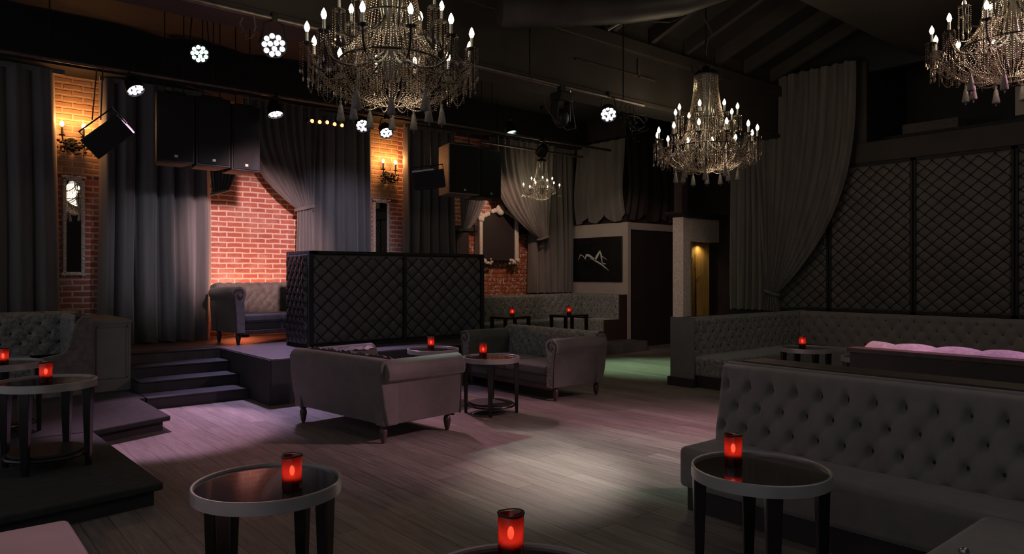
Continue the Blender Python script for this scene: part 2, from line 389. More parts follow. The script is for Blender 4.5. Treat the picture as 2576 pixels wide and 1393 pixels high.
# right wall: padded wall below, booth opening above
struct('wall_right', MB().box(X1 + .05, X1 + .2, -2.5, 7.5, 0, 3.3).box(X1 + .05, X1 + .2, 5.03, 7.5, 3.3, 5.7).box(X1 + .05, X1 + .2, -2.5, 5.03, 4.74, 5.7), 'black_paint', smooth=False)
struct('trim_6', MB().box(X1 - .04, X1 + .6, -2.5, 5.2, 3.3, 3.62).box(X1 - .02, X1 + .05, 5.03, 5.4, 3.3, 4.9), 'beam_brown', bev=.01)
struct('wall_booth', MB().box(X1 + .6, X1 + 2.2, -2.5, 5.03, 3.3, 3.78).box(X1 + 1.5, X1 + 1.6, -2.5, 5.03, 3.78, 5.7).box(X1 + .2, X1 + 1.6, 5.03, 5.1, 3.3, 5.7), 'black_paint', smooth=False)
for i in range(7):
    a = 6.93 - 1.29 * (i + 1) + .01; b = 6.93 - 1.29 * i - .01
    fr = thing('padded_wall_panel', ['dark diamond tufted wall panel, mostly hidden behind the tied drape', 'dark diamond tufted wall panel beside the drape, first from the corner',
         'dark diamond tufted wall panel directly below the black case in the booth', 'dark diamond tufted wall panel with the clearest lattice, under the crystal chandelier at the top right corner',
         'dark diamond tufted wall panel cut by the right edge of the view', 'dark diamond tufted wall panel outside the view, next to the last seen', 'dark diamond tufted wall panel farthest out of view'][i],
         'wall panel', (X1, (a + b) / 2, .95), group='padded panels along the right wall') if i < 5 else None
    if fr is None: continue
    mb = MB(); tufted(mb, b - a - .04, .97, 3.27, lambda u, d, z: (X1 + .03 - d, a + .02 + u, z), .2, .0875, .03, 2, res=.023, edge=.02)
    mb.v = [v for v in mb.v]; mb.f = [f[::-1] for f in mb.f]
    mb.build('padding', 'wall_pad', fr, ang=3)
    lattice(fr, b - a - .04, .99, 3.25, lambda u, d, z: (X1 + .03 - d, a + .02 + u, z), .2, .0875, 2, r=.0075, d=.040, nodes=.015)
    MB().box(X1 - .012, X1 + .05, a, a + .03, .95, 3.3).box(X1 - .012, X1 + .05, b - .03, b, .95, 3.3).box(X1 - .012, X1 + .05, a, b, 3.26, 3.3).box(X1 - .012, X1 + .05, a, b, .95, .99).build('frame', 'black_paint', fr)

# hallway, art wall and pillars
struct('wall_art', MB().box(X1, X1 + .12, 9.95, YB, .2, 2.65).box(X1 + .12, 13.2, 9.95, 10.07, 2.5, 2.65).box(X1, X1 + .1, 9.93, 9.95, 0.05, 2.65), 'white_wall', bev=.004)
struct('wall_hall', MB().box(X1 + .12, 13.2, 10.0, 10.07, 0, 2.5).box(13.2, 13.3, 6, 10.1, 0, 5).box(X1, 13.2, 9.97, 10.1, 2.65, 4.95).box(X1 + .05, X1 + .12, 9.98, YB, 2.65, 4.95).box(X1 + .2, 13.2, 7.4, 7.5, 0, 4.95), 'dark_wall', smooth=False)
struct('pillar', MB().box(11.4, 11.64, 8.45, 8.7, 0, 2.66).box(11.64, 12.6, 8.45, 8.7, 2.2, 2.66), 'stone_white', bev=.006)
struct('cornice', MB().prism([(11.27, 2.76), (11.27, 2.73), (11.4, 2.66), (12.7, 2.66), (12.75, 2.73), (12.75, 2.76)], 8.36, 8.78, 'y'), 'dark_wall')
struct('column', MB().box(11.42, 11.6, 8.5, 8.68, 2.76, 4.95), mat('column_red', (.06, .038, .036), .8, var=.3, scale=4))
struct('wall_alcove', MB().box(11.74, 12.5, 8.62, 8.66, 0, 2.2), 'yellow_panel', smooth=False)
struct('trim_7', MB().box(11.64, 11.74, 8.50, 8.66, 0, 2.2), 'yellow_edge')
tw = MB().tube([(12.02, 8.6, .5), (12.0, 8.6, 1.0), (11.98, 8.59, 1.45), (11.97, 8.59, 1.95)], .012, 6, .005).tube([(11.98, 8.59, 1.4), (12.1, 8.58, 1.5), (12.18, 8.58, 1.53)], .008, 5, .003).tube([(11.98, 8.59, 1.6), (11.9, 8.58, 1.75), (11.88, 8.58, 1.9)], .006, 5, .003)
tag(tw.box(11.98, 12.06, 8.56, 8.61, 0, .5).build('bare_branch', 'iron_black'), 'thin bare dark branch standing against the yellow alcove', 'branch')

# stage, steps, platforms
struct('stage_floor', MB().box(3.25, 7.15, 8.3, YB, 0, .55).box(2.06, 3.25, 10.07, YB, 0, .55), 'stage_wood', bev=.008)
struct('stage_front', MB().box(3.235, 3.25, 8.3, 10.07, 0, .535).box(3.25, 7.15, 8.285, 8.3, 0, .535), 'step_paint', smooth=False)
struct('stage_steps', MB().box(2.06, 3.23, 8.95, 10.08, 0, .1375).box(2.06, 3.23, 9.33, 10.08, .1375, .275).box(2.06, 3.23, 9.70, 10.08, .275, .4125)
       .box(2.06, 3.23, 8.93, 9.33, .118, .139).box(2.06, 3.23, 9.31, 9.7, .256, .277).box(2.06, 3.23, 9.68, 10.08, .394, .414).box(2.06, 3.23, 10.05, 10.3, .53, .551), 'step_paint', bev=.004)
struct('platform_back', MB().box(7.16, X1, 9.4, YB, 0, .2), 'stage_wood', bev=.005)
def platform(name, poly, m, label):
    t = thing(name, label, 'platform', (poly[0][0], poly[0][1], 0))
    cx = sum(p[0] for p in poly) / 4; cy = sum(p[1] for p in poly) / 4
    ins = [(cx + (x - cx) * .965, cy + (y - cy) * .965) for x, y in poly]
    MB().prism(ins, 0, .10, 'z').build('riser', 'step_paint', t)
    MB().prism(poly, .10, .15, 'z').build('carpeted_top', m, t, bev=.012)
platform('low_platform', [(-1.6, 4.75), (1.30, 5.2), (1.24, 7.3), (-1.6, 7.3)], 'carpet', 'low dark carpeted platform carrying the nearer of the two left tables')
platform('low_platform', [(-1.6, 7.31), (1.25, 7.33), (1.97, 7.62), (1.97, 8.92), (-1.6, 8.92)], 'carpet', 'low carpeted platform at the foot of the stage steps, washed in lilac light')
struct('platform_side', MB().box(-1.6, 2.04, 8.93, 11.7, 0, .146), 'carpet', bev=.006)
kw = thing('panelled_half_wall', 'grey panelled half wall between the left bench and the stage steps', 'half wall', (1.85, 9.7, .146))
MB().box(1.645, 2.055, 9.7, 11.1, .146, .96).build('body', 'panel_grey', kw)
MB().box(1.635, 2.065, 9.68, 11.1, .96, 1.0).build('cap', 'panel_grey', kw, bev=.006)
MB().box(1.68, 1.70, 9.685, 9.7, .3, .93).box(2.0, 2.02, 9.685, 9.7, .3, .93).box(1.68, 2.02, 9.685, 9.7, .91, .93).box(1.68, 2.02, 9.685, 9.7, .3, .32).build('moulding', 'panel_grey', kw, bev=.004)

# ------------------------------------------------------------------ curtains
def curtain(name, label, x0, x1, y, z0, z1, folds, amp=.07, m='curtain', axis='x', flare=0, taper=0, group=None, lines=1.0):
    rnd = random.Random(hash(label) % 1000 if False else len(label) * 7 + folds)
    ph = [0]
    for k in range(folds): ph.append(ph[-1] + rnd.uniform(.65, 1.35))
    tot = ph[-1]; am = [rnd.uniform(.6, 1.3) for _ in range(folds + 1)]
    L = x1 - x0; nu = folds * 14; nv = 26
    def fn(i, j):
        s = i * folds; k = min(int(s), folds - 1); fr = s - k
        pos = (ph[k] + (ph[k + 1] - ph[k]) * fr) / tot
        a = am[k] * (1 - fr) + am[k + 1] * fr
        zf = 1 - j
        wv = 1.1 - 2.2 * abs(math.sin(PI * min(1, max(0, fr + .10 * math.sin(3 * j + k) * math.sin(PI * fr))))) ** .55 + .15 * math.sin(4 * PI * fr + k)
        A = amp * a * (.45 + .55 * (1 - j) ** .5) if lines else 0
        xx = x0 + pos * L + .02 * math.sin(5 * (1 - j) + k) * (1 - j)
        c = (x0 + x1) / 2; xx = c + (xx - c) * (1 - taper * j)
        yy = y + A * wv
        z = z0 + (z1 - z0) * j + (0.012 * math.sin(2 * PI * fr) if j == 0 else 0)
        return (xx, yy, z) if axis == 'x' else (yy, xx, z)
    t = thing(name, label, 'curtain', ((x0 + x1) / 2, y, z0) if axis == 'x' else (y, (x0 + x1) / 2, z0), group=group)
    mb = MB().grid(fn, nu, nv)
    if axis != 'x': mb.f = [f[::-1] for f in mb.f]
    mb.build('drape', m, t, ang=3)
    if axis == 'x': MB().box(x0, x1, y - .03, y + .03, z1 - .04, z1 + .03).build('heading', m, t)
    else: MB().box(y - .03, y + .03, x0, x1, z1 - .04, z1 + .03).build('heading', m, t)
    return t
YC = 11.42; ZT = 4.31
curtain('stage_curtain', 'tall grey curtain at the left edge, behind the tufted corner bench', -.6, 1.60, YC, .5, ZT, 8, .10, taper=.1)
curtain('stage_curtain', 'tall grey curtain between the slim silver mirror and the lit brick, falling beside the steps', 2.02, 3.54, YC, .56, ZT, 6, .13)
curtain('stage_curtain', 'tall grey curtain behind the black screen, right of the lit brick', 5.03, 6.3, YC, .56, ZT, 7, .09)
curtain('stage_curtain', 'tall grey curtain behind the hanging stage monitor, left of the carved mirror', 6.98, 8.12, YC, .56, ZT, 6, .11)
curtain('stage_curtain', 'tall grey curtain between the floral wall and the framed picture', 10.12, 11.4, YC, 1.15, ZT, 7, .08, 'curtain_back')

def swag(name, label, tx0, tx1, tz, bx0, bx1, bz, y, m='curtain', folds=8, p_out=.5, inner='right', tail=None, amp=.05, axis='x', sgn=1):
    """A drape fixed along its top and gathered sideways into a tie."""
    n = folds * 10; nv = 30
    def fn(i, j):
        t = 1 - j  # 0 top .. 1 tie
        s = i if inner == 'right' else 1 - i   # s=1 hangs straight, s=0 travels farthest
        X0 = tx0 + (tx1 - tx0) * i; X1_ = bx0 + (bx1 - bx0) * i
        e = 1 + 1.35 * (1 - s)
        g = t ** e
        xx = X0 + (X1_ - X0) * g
        zz = tz + (bz - tz) * (t ** (.80 + .2 * s))
        A = amp * (1 - .6 * t)
        yy = y + sgn * (A * math.sin(2 * PI * folds * i + .8 * math.sin(4 * t)) + .03 * math.sin(2 * PI * folds * 2.3 * i) * (1 - .5 * t))
        return (xx, yy, zz) if axis == 'x' else (yy, xx, zz)
    t = thing(name, label, 'curtain', ((bx0 + bx1) / 2, y, bz) if axis == 'x' else (y, (bx0 + bx1) / 2, bz))
    mb = MB().grid(fn, n, nv); mb.build('drape', m, t, ang=3)
    cx = (bx0 + bx1) / 2; hw = abs(bx1 - bx0) / 2 + .02
    def P(a, b, c): return (a, b, c) if axis == 'x' else (b, a, c)
    MB().tube([P(cx + hw * math.cos(a), y + (.07) * math.sin(a), bz + .02 + .04 * math.cos(a)) for a in [k * PI / 8 for k in range(17)]], .022, 8).build('tie', m, t)
    if tail is not None:
        def fn2(i, j):
            z = bz + (tail - bz) * j; ww = hw * (.75 + .45 * j)
            return P(cx + (i - .5) * 2 * ww, y + .04 * math.sin(2 * PI * 5 * i), z)
        MB().grid(fn2, 50, 8).build('tail', m, t, ang=3)
    return t
swag('stage_curtain', 'gathered grey drape swept to the right above the lit brick and tied', 3.95, 5.2, ZT, 4.82, 5.10, 2.62, YC - .2, folds=9, tail=.58, p_out=1)
swag('stage_curtain', 'short gathered drape hanging at the upper left of the lit brick opening', 3.4, 3.94, 3.95, 3.50, 3.70, 2.78, YC - .18, folds=7, inner='left')
swag('stage_curtain', 'short gathered drape under the two rightmost loudspeakers, left of the carved mirror', 8.16, 8.84, 3.9, 8.14, 8.3, 2.42, YC - .2, folds=7, inner='left', amp=.06)
swag('stage_curtain', 'wide grey drape swept right beneath the small chandelier', 8.85, 10.6, ZT, 10.15, 10.4, 2.3, YC - .2, m='curtain_back', folds=9)
def valance(name, label, a0, a1, y, z0, z1, folds, m, axis):
    def fn(i, j):
        sc = abs(math.sin(PI * i * folds / 2)) ** .6
        z = z1 + (z0 - z1) * (1 - j) * (1 - .10 * (1 - sc))
        bul = .08 * math.sin(PI * (1 - j) ** 1.6) + .035 * math.sin(2 * PI * folds * i + 2.5 * (1 - j) * math.sin(7 * i)) * (1 - .3 * j)
        u = a0 + (a1 - a0) * i + .03 * math.sin(9 * i + 3) * (1 - j) * math.sin(PI * i)
        return (u, y - bul, z) if axis == 'x' else (y - bul, u, z)
    t = thing(name, label, 'curtain', ((a0 + a1) / 2, y, z0) if axis == 'x' else (y, (a0 + a1) / 2, z0))
    MB().grid(fn, 110, 26).build('drape', m, t, ang=3)
    return t
valance('draped_valance', 'grey bunched fabric valance hanging above the framed picture', 9.93, 11.33, 11.42, 2.66, 4.4, 5, 'curtain_back', 'y')
valance('draped_valance', 'dark reddish fabric valance above the dark doorway', 11.38, 13.1, 9.88, 2.68, 4.5, 6, 'curtain_red', 'x')
# drape gathered along the right wall
swag('side_drape', 'tall grey drape on the right wall, pinched by a tie just above the bench corner', 5.1, 6.95, 4.9, 6.42, 6.62, 1.22, X1 - .22, m='curtain_back', folds=10, inner='right', tail=.93, axis='y', amp=.05)
curtain('side_drape', 'straight dark drape beside the dark hallway, behind the tied drape', 6.75, 7.42, X1 - .1, .93, 4.9, 5, .05, 'curtain_back', axis='y')

# ------------------------------------------------------------------ tables and candles
def make_table(loc, rz, label, group):
    t = thing('cocktail_table', label, 'table', loc, rz, group)
    R = .32; H = .63
    MB().lathe([(0, H - .012), (R - .013, H - .012), (R - .013, H - .03), (0, H - .03)][::-1], seg=64).build('glass_top', 'table_glass', t, world=False)
    MB().lathe([(R - .014, H - .055), (R, H - .055), (R, H - .003), (R - .003, H), (R - .010, H), (R - .013, H - .003), (R - .013, H - .012), (R - .014, H - .055)], seg=64).build('rim', 'rim_silver', t, world=False)
    for k in range(4):
        a = k * PI / 2 + PI / 4
        mb = MB(); r0 = .27; wd, th = .032, .026
        v = []
        for z, sc, rr in ((0, .62, .285), (H - .055, 1.15, .283)):
            for du, dv in ((-1, -1), (1, -1), (1, 1), (-1, 1)):
                x = rr + dv * th * sc; y = du * wd * sc
                v.append((x * math.cos(a) - y * math.sin(a), x * math.sin(a) + y * math.cos(a), z))
        mb.add(v, [(0, 1, 2, 3), (7, 6, 5, 4), (0, 4, 5, 1), (1, 5, 6, 2), (2, 6, 7, 3), (3, 7, 4, 0)])
        mb.build('leg', 'wood_dark', t, world=False, bev=.004)
    MB().lathe([(0, .10), (.24, .10), (.245, .11), (.24, .122), (0, .122)], seg=48).build('lower_shelf', 'black_paint', t, world=False)
    MB().tube([(.262 * math.cos(a), .262 * math.sin(a), .09) for a in [k * PI / 24 for k in range(49)]], .012, 6).build('stretcher_ring', 'wood_dark', t, world=False)
    return t
SP = 'round cocktail tables with silver rims'
rc = math.radians(-40)
tb = make_table((1.22, 3.15, 0), -.17, 'round black-topped cocktail table standing alone on the planks, nearest the low carpeted platform', SP)
TABLES = [((3.11, 1.86, 0), -.05, 'round black-topped cocktail table drawn up to the large tufted bench'),
          ((1.39, 1.63, 0), rc + .3, 'round cocktail table of which only the back rim shows at the bottom edge'),
          ((4.99, 6.31, 0), rc + PI / 4, 'round cocktail table standing between the two facing sofas'),
          ((4.97, 7.45, 0), rc, 'round cocktail table by the stage, half hidden behind the loveseat'),
          ((.76, 6.20, .15), .2, 'round cocktail table on the low dark platform, nearer of the two at left'),
          ((.60, 7.72, .15), .6, 'round cocktail table on the lilac-lit platform, in front of the left corner bench'),
          ((8.68, 4.55, 0), rc + PI / 4, 'round cocktail table inside the curve of the long wall bench'),
          ((8.25, 3.55, 0), rc, 'round cocktail table hidden behind the half-height bench with the pink top')]
for loc, rz, lb in TABLES: dup(tb, loc, rz, lb)
# square back tables
def back_table(loc, label):
    t = thing('bench_table', label, 'table', loc, 0)
    MB().box(-.3, .3, -.22, .22, .56, .60).build('top', 'wood_dark', t, world=False, bev=.006)
    for sx in (-1, 1):
        for sy in (-1, 1):
            MB().box(sx * .27 - .025, sx * .27 + .025, sy * .19 - .025, sy * .19 + .025, 0, .56).build('leg', 'wood_dark', t, world=False)
    return t
back_table((8.25, 9.88, .2), 'small dark table before the back bench, nearer the black screen')
back_table((9.45, 9.6, .2), 'small dark table before the back bench, nearer the framed picture')

def make_candle(loc, label, r=.042, h=.15):
    t = thing('candle_holder', label, 'candle', loc, random.uniform(0, 3), 'red glass candle holders on the tables')
    prof = [(0, 0), (r * .92, 0), (r, .008), (r * .98, h * .5), (r * 1.02, h - .004), (r * 1.0, h), (r * .93, h - .003), (r * .9, h * .5), (r * .9, .014), (0, .014)]
    mb = MB().lathe(prof, seg=28)
    for i, (x, y, z) in enumerate(mb.v):
        a = math.atan2(y, x); k = 1 + .035 * math.sin(3 * a + z * 30); mb.v[i] = (x * k, y * k, z + (.003 * math.sin(2 * a) if z > h * .9 else 0))
    mb.build('glass_cup', 'red_glass', t, world=False, ang=1.2)
    mb = MB().tube([(r * 1.0 * (1 + .035 * math.sin(3 * a + h * 30)) * math.cos(a), r * 1.0 * (1 + .035 * math.sin(3 * a + h * 30)) * math.sin(a), h + .003 * math.sin(2 * a)) for a in [k * PI / 14 for k in range(29)]], .004, 6)
    mb.build('rim', 'button_dark', t, world=False)
    MB().lathe([(0, .015), (r * .8, .015), (r * .8, .055), (r * .7, .058), (0, .053)], seg=20).build('wax', 'wax', t, world=False)
    MB().ball((0, 0, .085), .011, 1, 1, 2.0).build('flame', 'flame', t, world=False)
    lamp('candle_light', 'POINT', (0, 0, .105), .075, (1, .68, .45), t, radius=.012)
    return t
c0 = make_candle((1.26, 2.98, .618), 'red glass candle lit on the table standing alone on the planks')
for loc, lb in (((3.07, 1.98, .618), 'red glass candle lit on the table at the large tufted bench'),
                ((1.505, 1.80, .618), 'red glass candle on the bottom-edge table, cut off by the view'),
                ((4.96, 6.42, .618), 'red glass candle lit on the table between the two sofas'),
                ((4.97, 7.50, .618), 'red glass candle just above the loveseat arm, in front of the black screen'),
                ((.74, 6.10, .768), 'red glass candle lit on the nearer left platform table'),
                ((.60, 7.50, .768), 'red glass candle at the left edge, on the farther left platform table'),
                ((8.68, 4.6, .618), 'red glass candle on the table inside the long curved wall bench'),
                ((8.22, 3.58, .618), 'red glass candle whose tip shows above the pink-lit bench top'),
                ((8.27, 9.85, .8), 'red glass candle on the back table nearer the black screen'),
                ((9.43, 9.58, .8), 'red glass candle on the back table nearer the framed picture')):
    dup(c0, loc, random.uniform(0, 3), lb)

# ------------------------------------------------------------------ sofas
def make_sofa(loc, rz, W, D, label, mout, mtuft, legm='wood_brown', H=.76, seatm=None, plain=False):
    t = thing('sofa', label, 'sofa', loc, rz)
    zb = .17; seatm = seatm or mout
    hx, hy = W / 2, D / 2
    ar = .095
    # seat base and rail
    MB().box(-hx + .12, hx - .12, -hy + .04, hy - .14, zb, .31).build('seat_base', mout, t, world=False, bev=.012)
    MB().box(-hx + .1, hx - .1, -hy + .015, -hy + .045, zb - .03, zb + .03).build('front_rail', legm, t, world=False, bev=.006)
    n = 2 if W > 1.4 else 1
    for k in range(n):
        a = -hx + .17 + k * (W - .34) / n; b = a + (W - .34) / n - .006
        def fn(i, j, a=a, b=b):
            return None
        MB().box(a, b, -hy - .005, hy - .20, .312, .43).build('seat_cushion', seatm, t, world=False, bev=.035, seg=4)
    # back: flared, rolled top, extruded across the width
    pr = [(hy - .20, zb), (hy - .075, zb), (hy - .03, .35), (hy + .0, .55)]
    cy, cz = hy - .085, H - ar
    pr += [(cy + ar * math.cos(a), cz + ar * math.sin(a)) for a in [(-25 + k * 20) * PI / 180 for k in range(12)]]
    pr += [(hy - .19, .5)]
    MB().prism(pr, -hx + .02, hx - .02, 'x').build('backrest', mout, t, world=False, bev=.02, seg=3)
    mb = MB(); L = W - .36
    tufted(mb, L, .40, H - .03, lambda u, d, z: (-L / 2 + u, hy - .165 - d - (.42 - .0) * 0 + (z - .4) * .06, z), .15, .085, .045, .58, 'diamond', .02, .04)
    mb.build('tufted_inner_back', mtuft, t, world=False, ang=3)
    # tufted roll over the top
    mb = MB()
    def roll(i, j):
        a = PI * (-.05 + 1.1 * j); u = i * (W - .1); d = .018 * (abs(math.sin(PI * u / .15)) ** .5)
        return (-hx + .05 + u, cy + (ar + .004 + d) * math.cos(a), cz + (ar + .004 + d) * math.sin(a))
    if plain:
        mc = MB(); rs = random.Random(9)
        def crinkle(i, j):
            u = -hx + .1 + i * (W - .2)
            return (u, hy - .16 - .09 * j + .012 * math.sin(31 * u), H + .012 - .05 * j + .016 * math.sin(47 * u + 3 * j) * math.sin(23 * u))
        mc.grid(crinkle, 90, 5); mc.build('satin_edge', 'satin', t, world=False, ang=3)
        for sg in (-1, 1):
            def crink2(i, j, sg=sg):
                v = -hy + .04 + i * (D - .25)
                return (sg * (hx - .165 - .05 * j), v, H - .03 - .03 * j + .010 * math.sin(41 * v) * math.cos(17 * v))
            mc = MB().grid(crink2, 50, 4); mc.build('satin_edge', 'satin', t, world=False, ang=3)
    if not plain: mb.grid(roll, int(W / .02), 14); mb.build('tufted_top_roll', mtuft, t, world=False, ang=3)
    for s in (-1, 1):
        zc = H - .135
        cx = s * (hx - .085); AR = .125 if plain else .105; fo = .05 if plain else 0
        pl = [(s * (hx - .17), zb), (s * (hx - .05), zb), (s * (hx - .035), .4), (s * (hx - .02), zc - .08)]
        angs = [(-30 + k * 20) * PI / 180 for k in range(13)]
        pl += [(cx + s * AR * math.cos(a), zc + AR * math.sin(a)) for a in angs]
        pl += [(s * (hx - .16), zc - .12)]
        ar_o = MB().prism(pl, -hy, hy - .04, 'y'); ao = ar_o.build('arm', mout, t, world=False, bev=.012, seg=2)
        # scroll piping on the arm front
        sp = [(cx + s * r * math.cos(a), -hy - .008, zc + r * math.sin(a)) for r, a in [(.095 - .012 * k / 3, (-40 + k * 22) * PI / 180) for k in range(20)]]
        MB().tube([(s * (hx - .045), -hy - .008, zb), (s * (hx - .035), -hy - .008, .42)] + sp, .009, 6).build('piping', legm, ao, world=False)
        MB().prism([(q[0] * 1.0, q[1]) for q in pl], -hy - .004, -hy + .01, 'y').build('arm_front', mtuft, ao, world=False)
    for sx in (-1, 1):
        for sy in (-1, 1):
            MB().lathe([(0, 0), (.016, 0), (.02, .015), (.026, .03), (.038, .10), (.034, .13), (.024, .145), (.036, .155), (.036, .175), (0, .175)], sx * (hx - .12), sy * (hy - .10) - .0, 0, 16).build('leg', legm, t, world=False)
    return t
lv = make_sofa((3.62, 6.52, 0), PI / 2 + math.radians(7), 1.62, .98, 'taupe velvet loveseat with rolled arms, seen from its smooth back', 'velvet_taupe', 'velvet_grey', plain=True, H=.78)
make_sofa((6.40, 7.22, 0), -PI / 2, 1.94, .92, 'dark grey-green tufted rolled-arm sofa across from the loveseat', 'velvet_green', 'crushed_velvet', H=.80)
make_sofa((4.15, 10.68, .55), math.radians(7), 1.5, .80, 'tufted rolled-arm sofa up on the stage against the lit brick', 'velvet_green', 'velvet_grey', H=.86)

# ------------------------------------------------------------------ benches
def frame(p0, p1, n):
    p0 = Vector(p0); p1 = Vector(p1); u = (p1 - p0); L = u.length; u /= L; n = Vector(n).normalized()
    return (lambda a, d, z: (p0.x + u.x * a + n.x * d, p0.y + u.y * a + n.y * d, z)), L, (u.x * n.y - u.y * n.x)
def slab(mb, P, a0, a1, d0, d1, z0, z1, hand, lean=0):
    vs = [P(a0, d0, z0), P(a1, d0, z0), P(a1, d1, z0), P(a0, d1, z0), P(a0, d0 - lean, z1), P(a1, d0 - lean, z1), P(a1, d1 - lean, z1), P(a0, d1 - lean, z1)]
    fs = [(3, 2, 1, 0), (4, 5, 6, 7), (0, 1, 5, 4), (1, 2, 6, 5), (2, 3, 7, 6), (3, 0, 4, 7)]
    if hand < 0: fs = [f[::-1] for f in fs]
    mb.add(vs, fs)
def bench(root, p0, p1, n, zf, seat_d=.55, back_t=.16, ht=.92, style='diamond', w=.2, h=.1, D=.04, m='bench_velvet', ledge=0, buttons=False, res=.025, mback='bench_base', seat_ext=(0, 0), lean=0, zoff=None, edge=.05, uoff=0):
    P, L, hand = frame(p0, p1, n)
    mb = MB(); slab(mb, P, seat_ext[0] + .03, L - seat_ext[1] - .03, .02, back_t + seat_d - .06, zf, zf + .16, hand); mb.build('plinth', 'bench_base', root)
    mb = MB(); slab(mb, P, seat_ext[0], L - seat_ext[1], .02, back_t + seat_d, zf + .16, zf + .42, hand); mb.build('seat', m, root, bev=.035, seg=4)
    mb = MB(); slab(mb, P, 0, L, 0, back_t - .03, zf, zf + ht - .005, hand); mb.build('back_frame', mback, root, bev=.012)
    mb = MB(); zo = zf + ht - .13 if zoff is None else zoff
    tufted(mb, L - .01, zf + .40, zf + ht, lambda u, d, z: P(.005 + u, back_t - .03 + d + (zf + ht - z) * lean, z), w, h, D, zo, style, res, edge, uoff=uoff)
    if hand < 0: mb.f = [f for f in mb.f]
    else: mb.f = [f[::-1] for f in mb.f]
    mb.build('tufted_back', m, root, ang=3)
    if lean:  # wedge behind the leaning cushion
        mb = MB(); slab(mb, P, .01, L - .01, back_t - .035, back_t - .03 + .4 * lean, zf + .3, zf + .5, hand); mb.build('back_wedge', m, root)
    # rolled top edge
    mb = MB(); mb.tube([P(.02, back_t - .03, zf + ht - .012), P(L / 2, back_t - .03, zf + ht - .012), P(L - .02, back_t - .03, zf + ht - .012)], .022, 10); mb.build('top_roll', m, root)
    if not buttons and style == 'deep':
        mb = MB(); rowi = 0
        while zo - rowi * h > zf + .48:
            z = zo - rowi * h
            for i in range(-1, int(L / w) + 2):
                u = (i + (.5 if rowi % 2 else 0)) * w - uoff
                if .04 < u < L - .04: mb.ball(P(u + .005, back_t - .03 + .022, z), .017, 1, 1, 1.2, 7, 5)
            rowi += 1
        o = mb.build('tufting_buttons', 'button_dark', root); o['kind'] = 'stuff'
    if buttons:
        k0 = 0
        for row in range(3):
            z = zo - row * h
            for i in range(-1, int(L / w) + 2):
                u = (i + (.5 if row % 2 else 0)) * w - uoff
                if .04 < u < L - .04:
                    q = P(u + .005, back_t - .03 + .02 + (zf + ht - z) * lean + .002, z)
                    MB().ball(q, .026, .6 if abs(n[0]) > .5 else 1, .6 if abs(n[1]) > .5 else 1, 1.4, 10, 6).build('button', 'button_dark', root)
# foreground bench (faces -X)
bf = thing('banquette_bench', 'large grey deep-tufted bench at the right foreground, its back leaning on a dark ledge', 'bench', (4.3, 1.5, 0))
bench(bf, (4.55, -.9), (4.55, 2.90), (-1, 0), 0, seat_d=.52, back_t=.17, ht=.93, style='deep', w=.164, h=.135, D=.075, buttons=True, res=.0125, lean=.2, zoff=.79, uoff=.05)
MB().box(4.56, 4.78, -.9, 2.84, 0, .90).build('rear_board', 'bench_base', bf)
MB().box(4.55, 4.80, -.9, 2.86, .90, .935).build('ledge', 'wood_brown', bf, bev=.006)
MB().box(2.75, 3.9, .3, 1.17, .16, .42).build('return_seat', 'bench_velvet', bf, bev=.05, seg=4)
MB().box(2.8, 3.9, .35, 1.10, 0, .16).build('return_plinth', 'bench_base', bf)
# half-height bench with pink-lit top (faces +X)
bm = thing('banquette_bench', 'half-height bench seen from behind, its scalloped top glowing pink and lilac', 'bench', (6.8, 1.4, 0))
MB().box(6.40, 6.52, -1.2, 2.95, 0, .86).build('back_board', 'bench_base', bm, bev=.004)
MB().box(6.385, 6.56, -1.2, 2.97, .86, .90).build('ledge', 'wood_brown', bm, bev=.006)
def ftop(i, j):
    y = -1.2 + 4.1 * i; sc = abs(math.sin(PI * y / .34)) ** .5
    r = j * 1.0
    x = 6.53 + .62 * j; z = .80 + .13 * math.sin(PI * min(1, .15 + j * .95)) * (.75 + .25 * sc) + .01
    return (x, y, z)
MB().grid(ftop, 160, 16).build('scalloped_cushion_top', 'pillow_purple', bm, ang=3)
MB().box(6.53, 7.14, -1.2, 2.9, .16, .80).build('back_cushion', 'bench_velvet', bm, bev=.02)
MB().box(7.14, 7.7, -1.2, 2.9, .16, .42).build('seat', 'bench_velvet', bm, bev=.04)
MB().box(6.53, 7.62, -1.2, 2.88, 0, .16).build('plinth', 'bench_base', bm)
# long bench around the right wall
br = thing('banquette_bench', 'long tufted bench running along the right wall and turning its corner', 'bench', (11, 4, 0))
bench(br, (8.22, 6.27), (11.42, 6.27), (0, -1), 0, seat_d=.55, back_t=.30, ht=.95, w=.2, h=.11, D=.03, style='deep', m='crushed_velvet', seat_ext=(.02, .02), zoff=.85)
bench(br, (11.42, -1.2), (11.42, 5.97), (-1, 0), 0, seat_d=.55, back_t=.26, ht=.95, w=.2, h=.12, D=.05, style='deep', m='bench_velvet', res=.022, zoff=.86, seat_ext=(0, .0))
MB().box(8.19, 8.22, 5.9, 6.29, 0, .955).build('end_panel', 'panel_grey', br)
MB().box(8.15, 8.225, 5.88, 6.31, 0, .12).build('end_baseboard', 'bench_base', br)
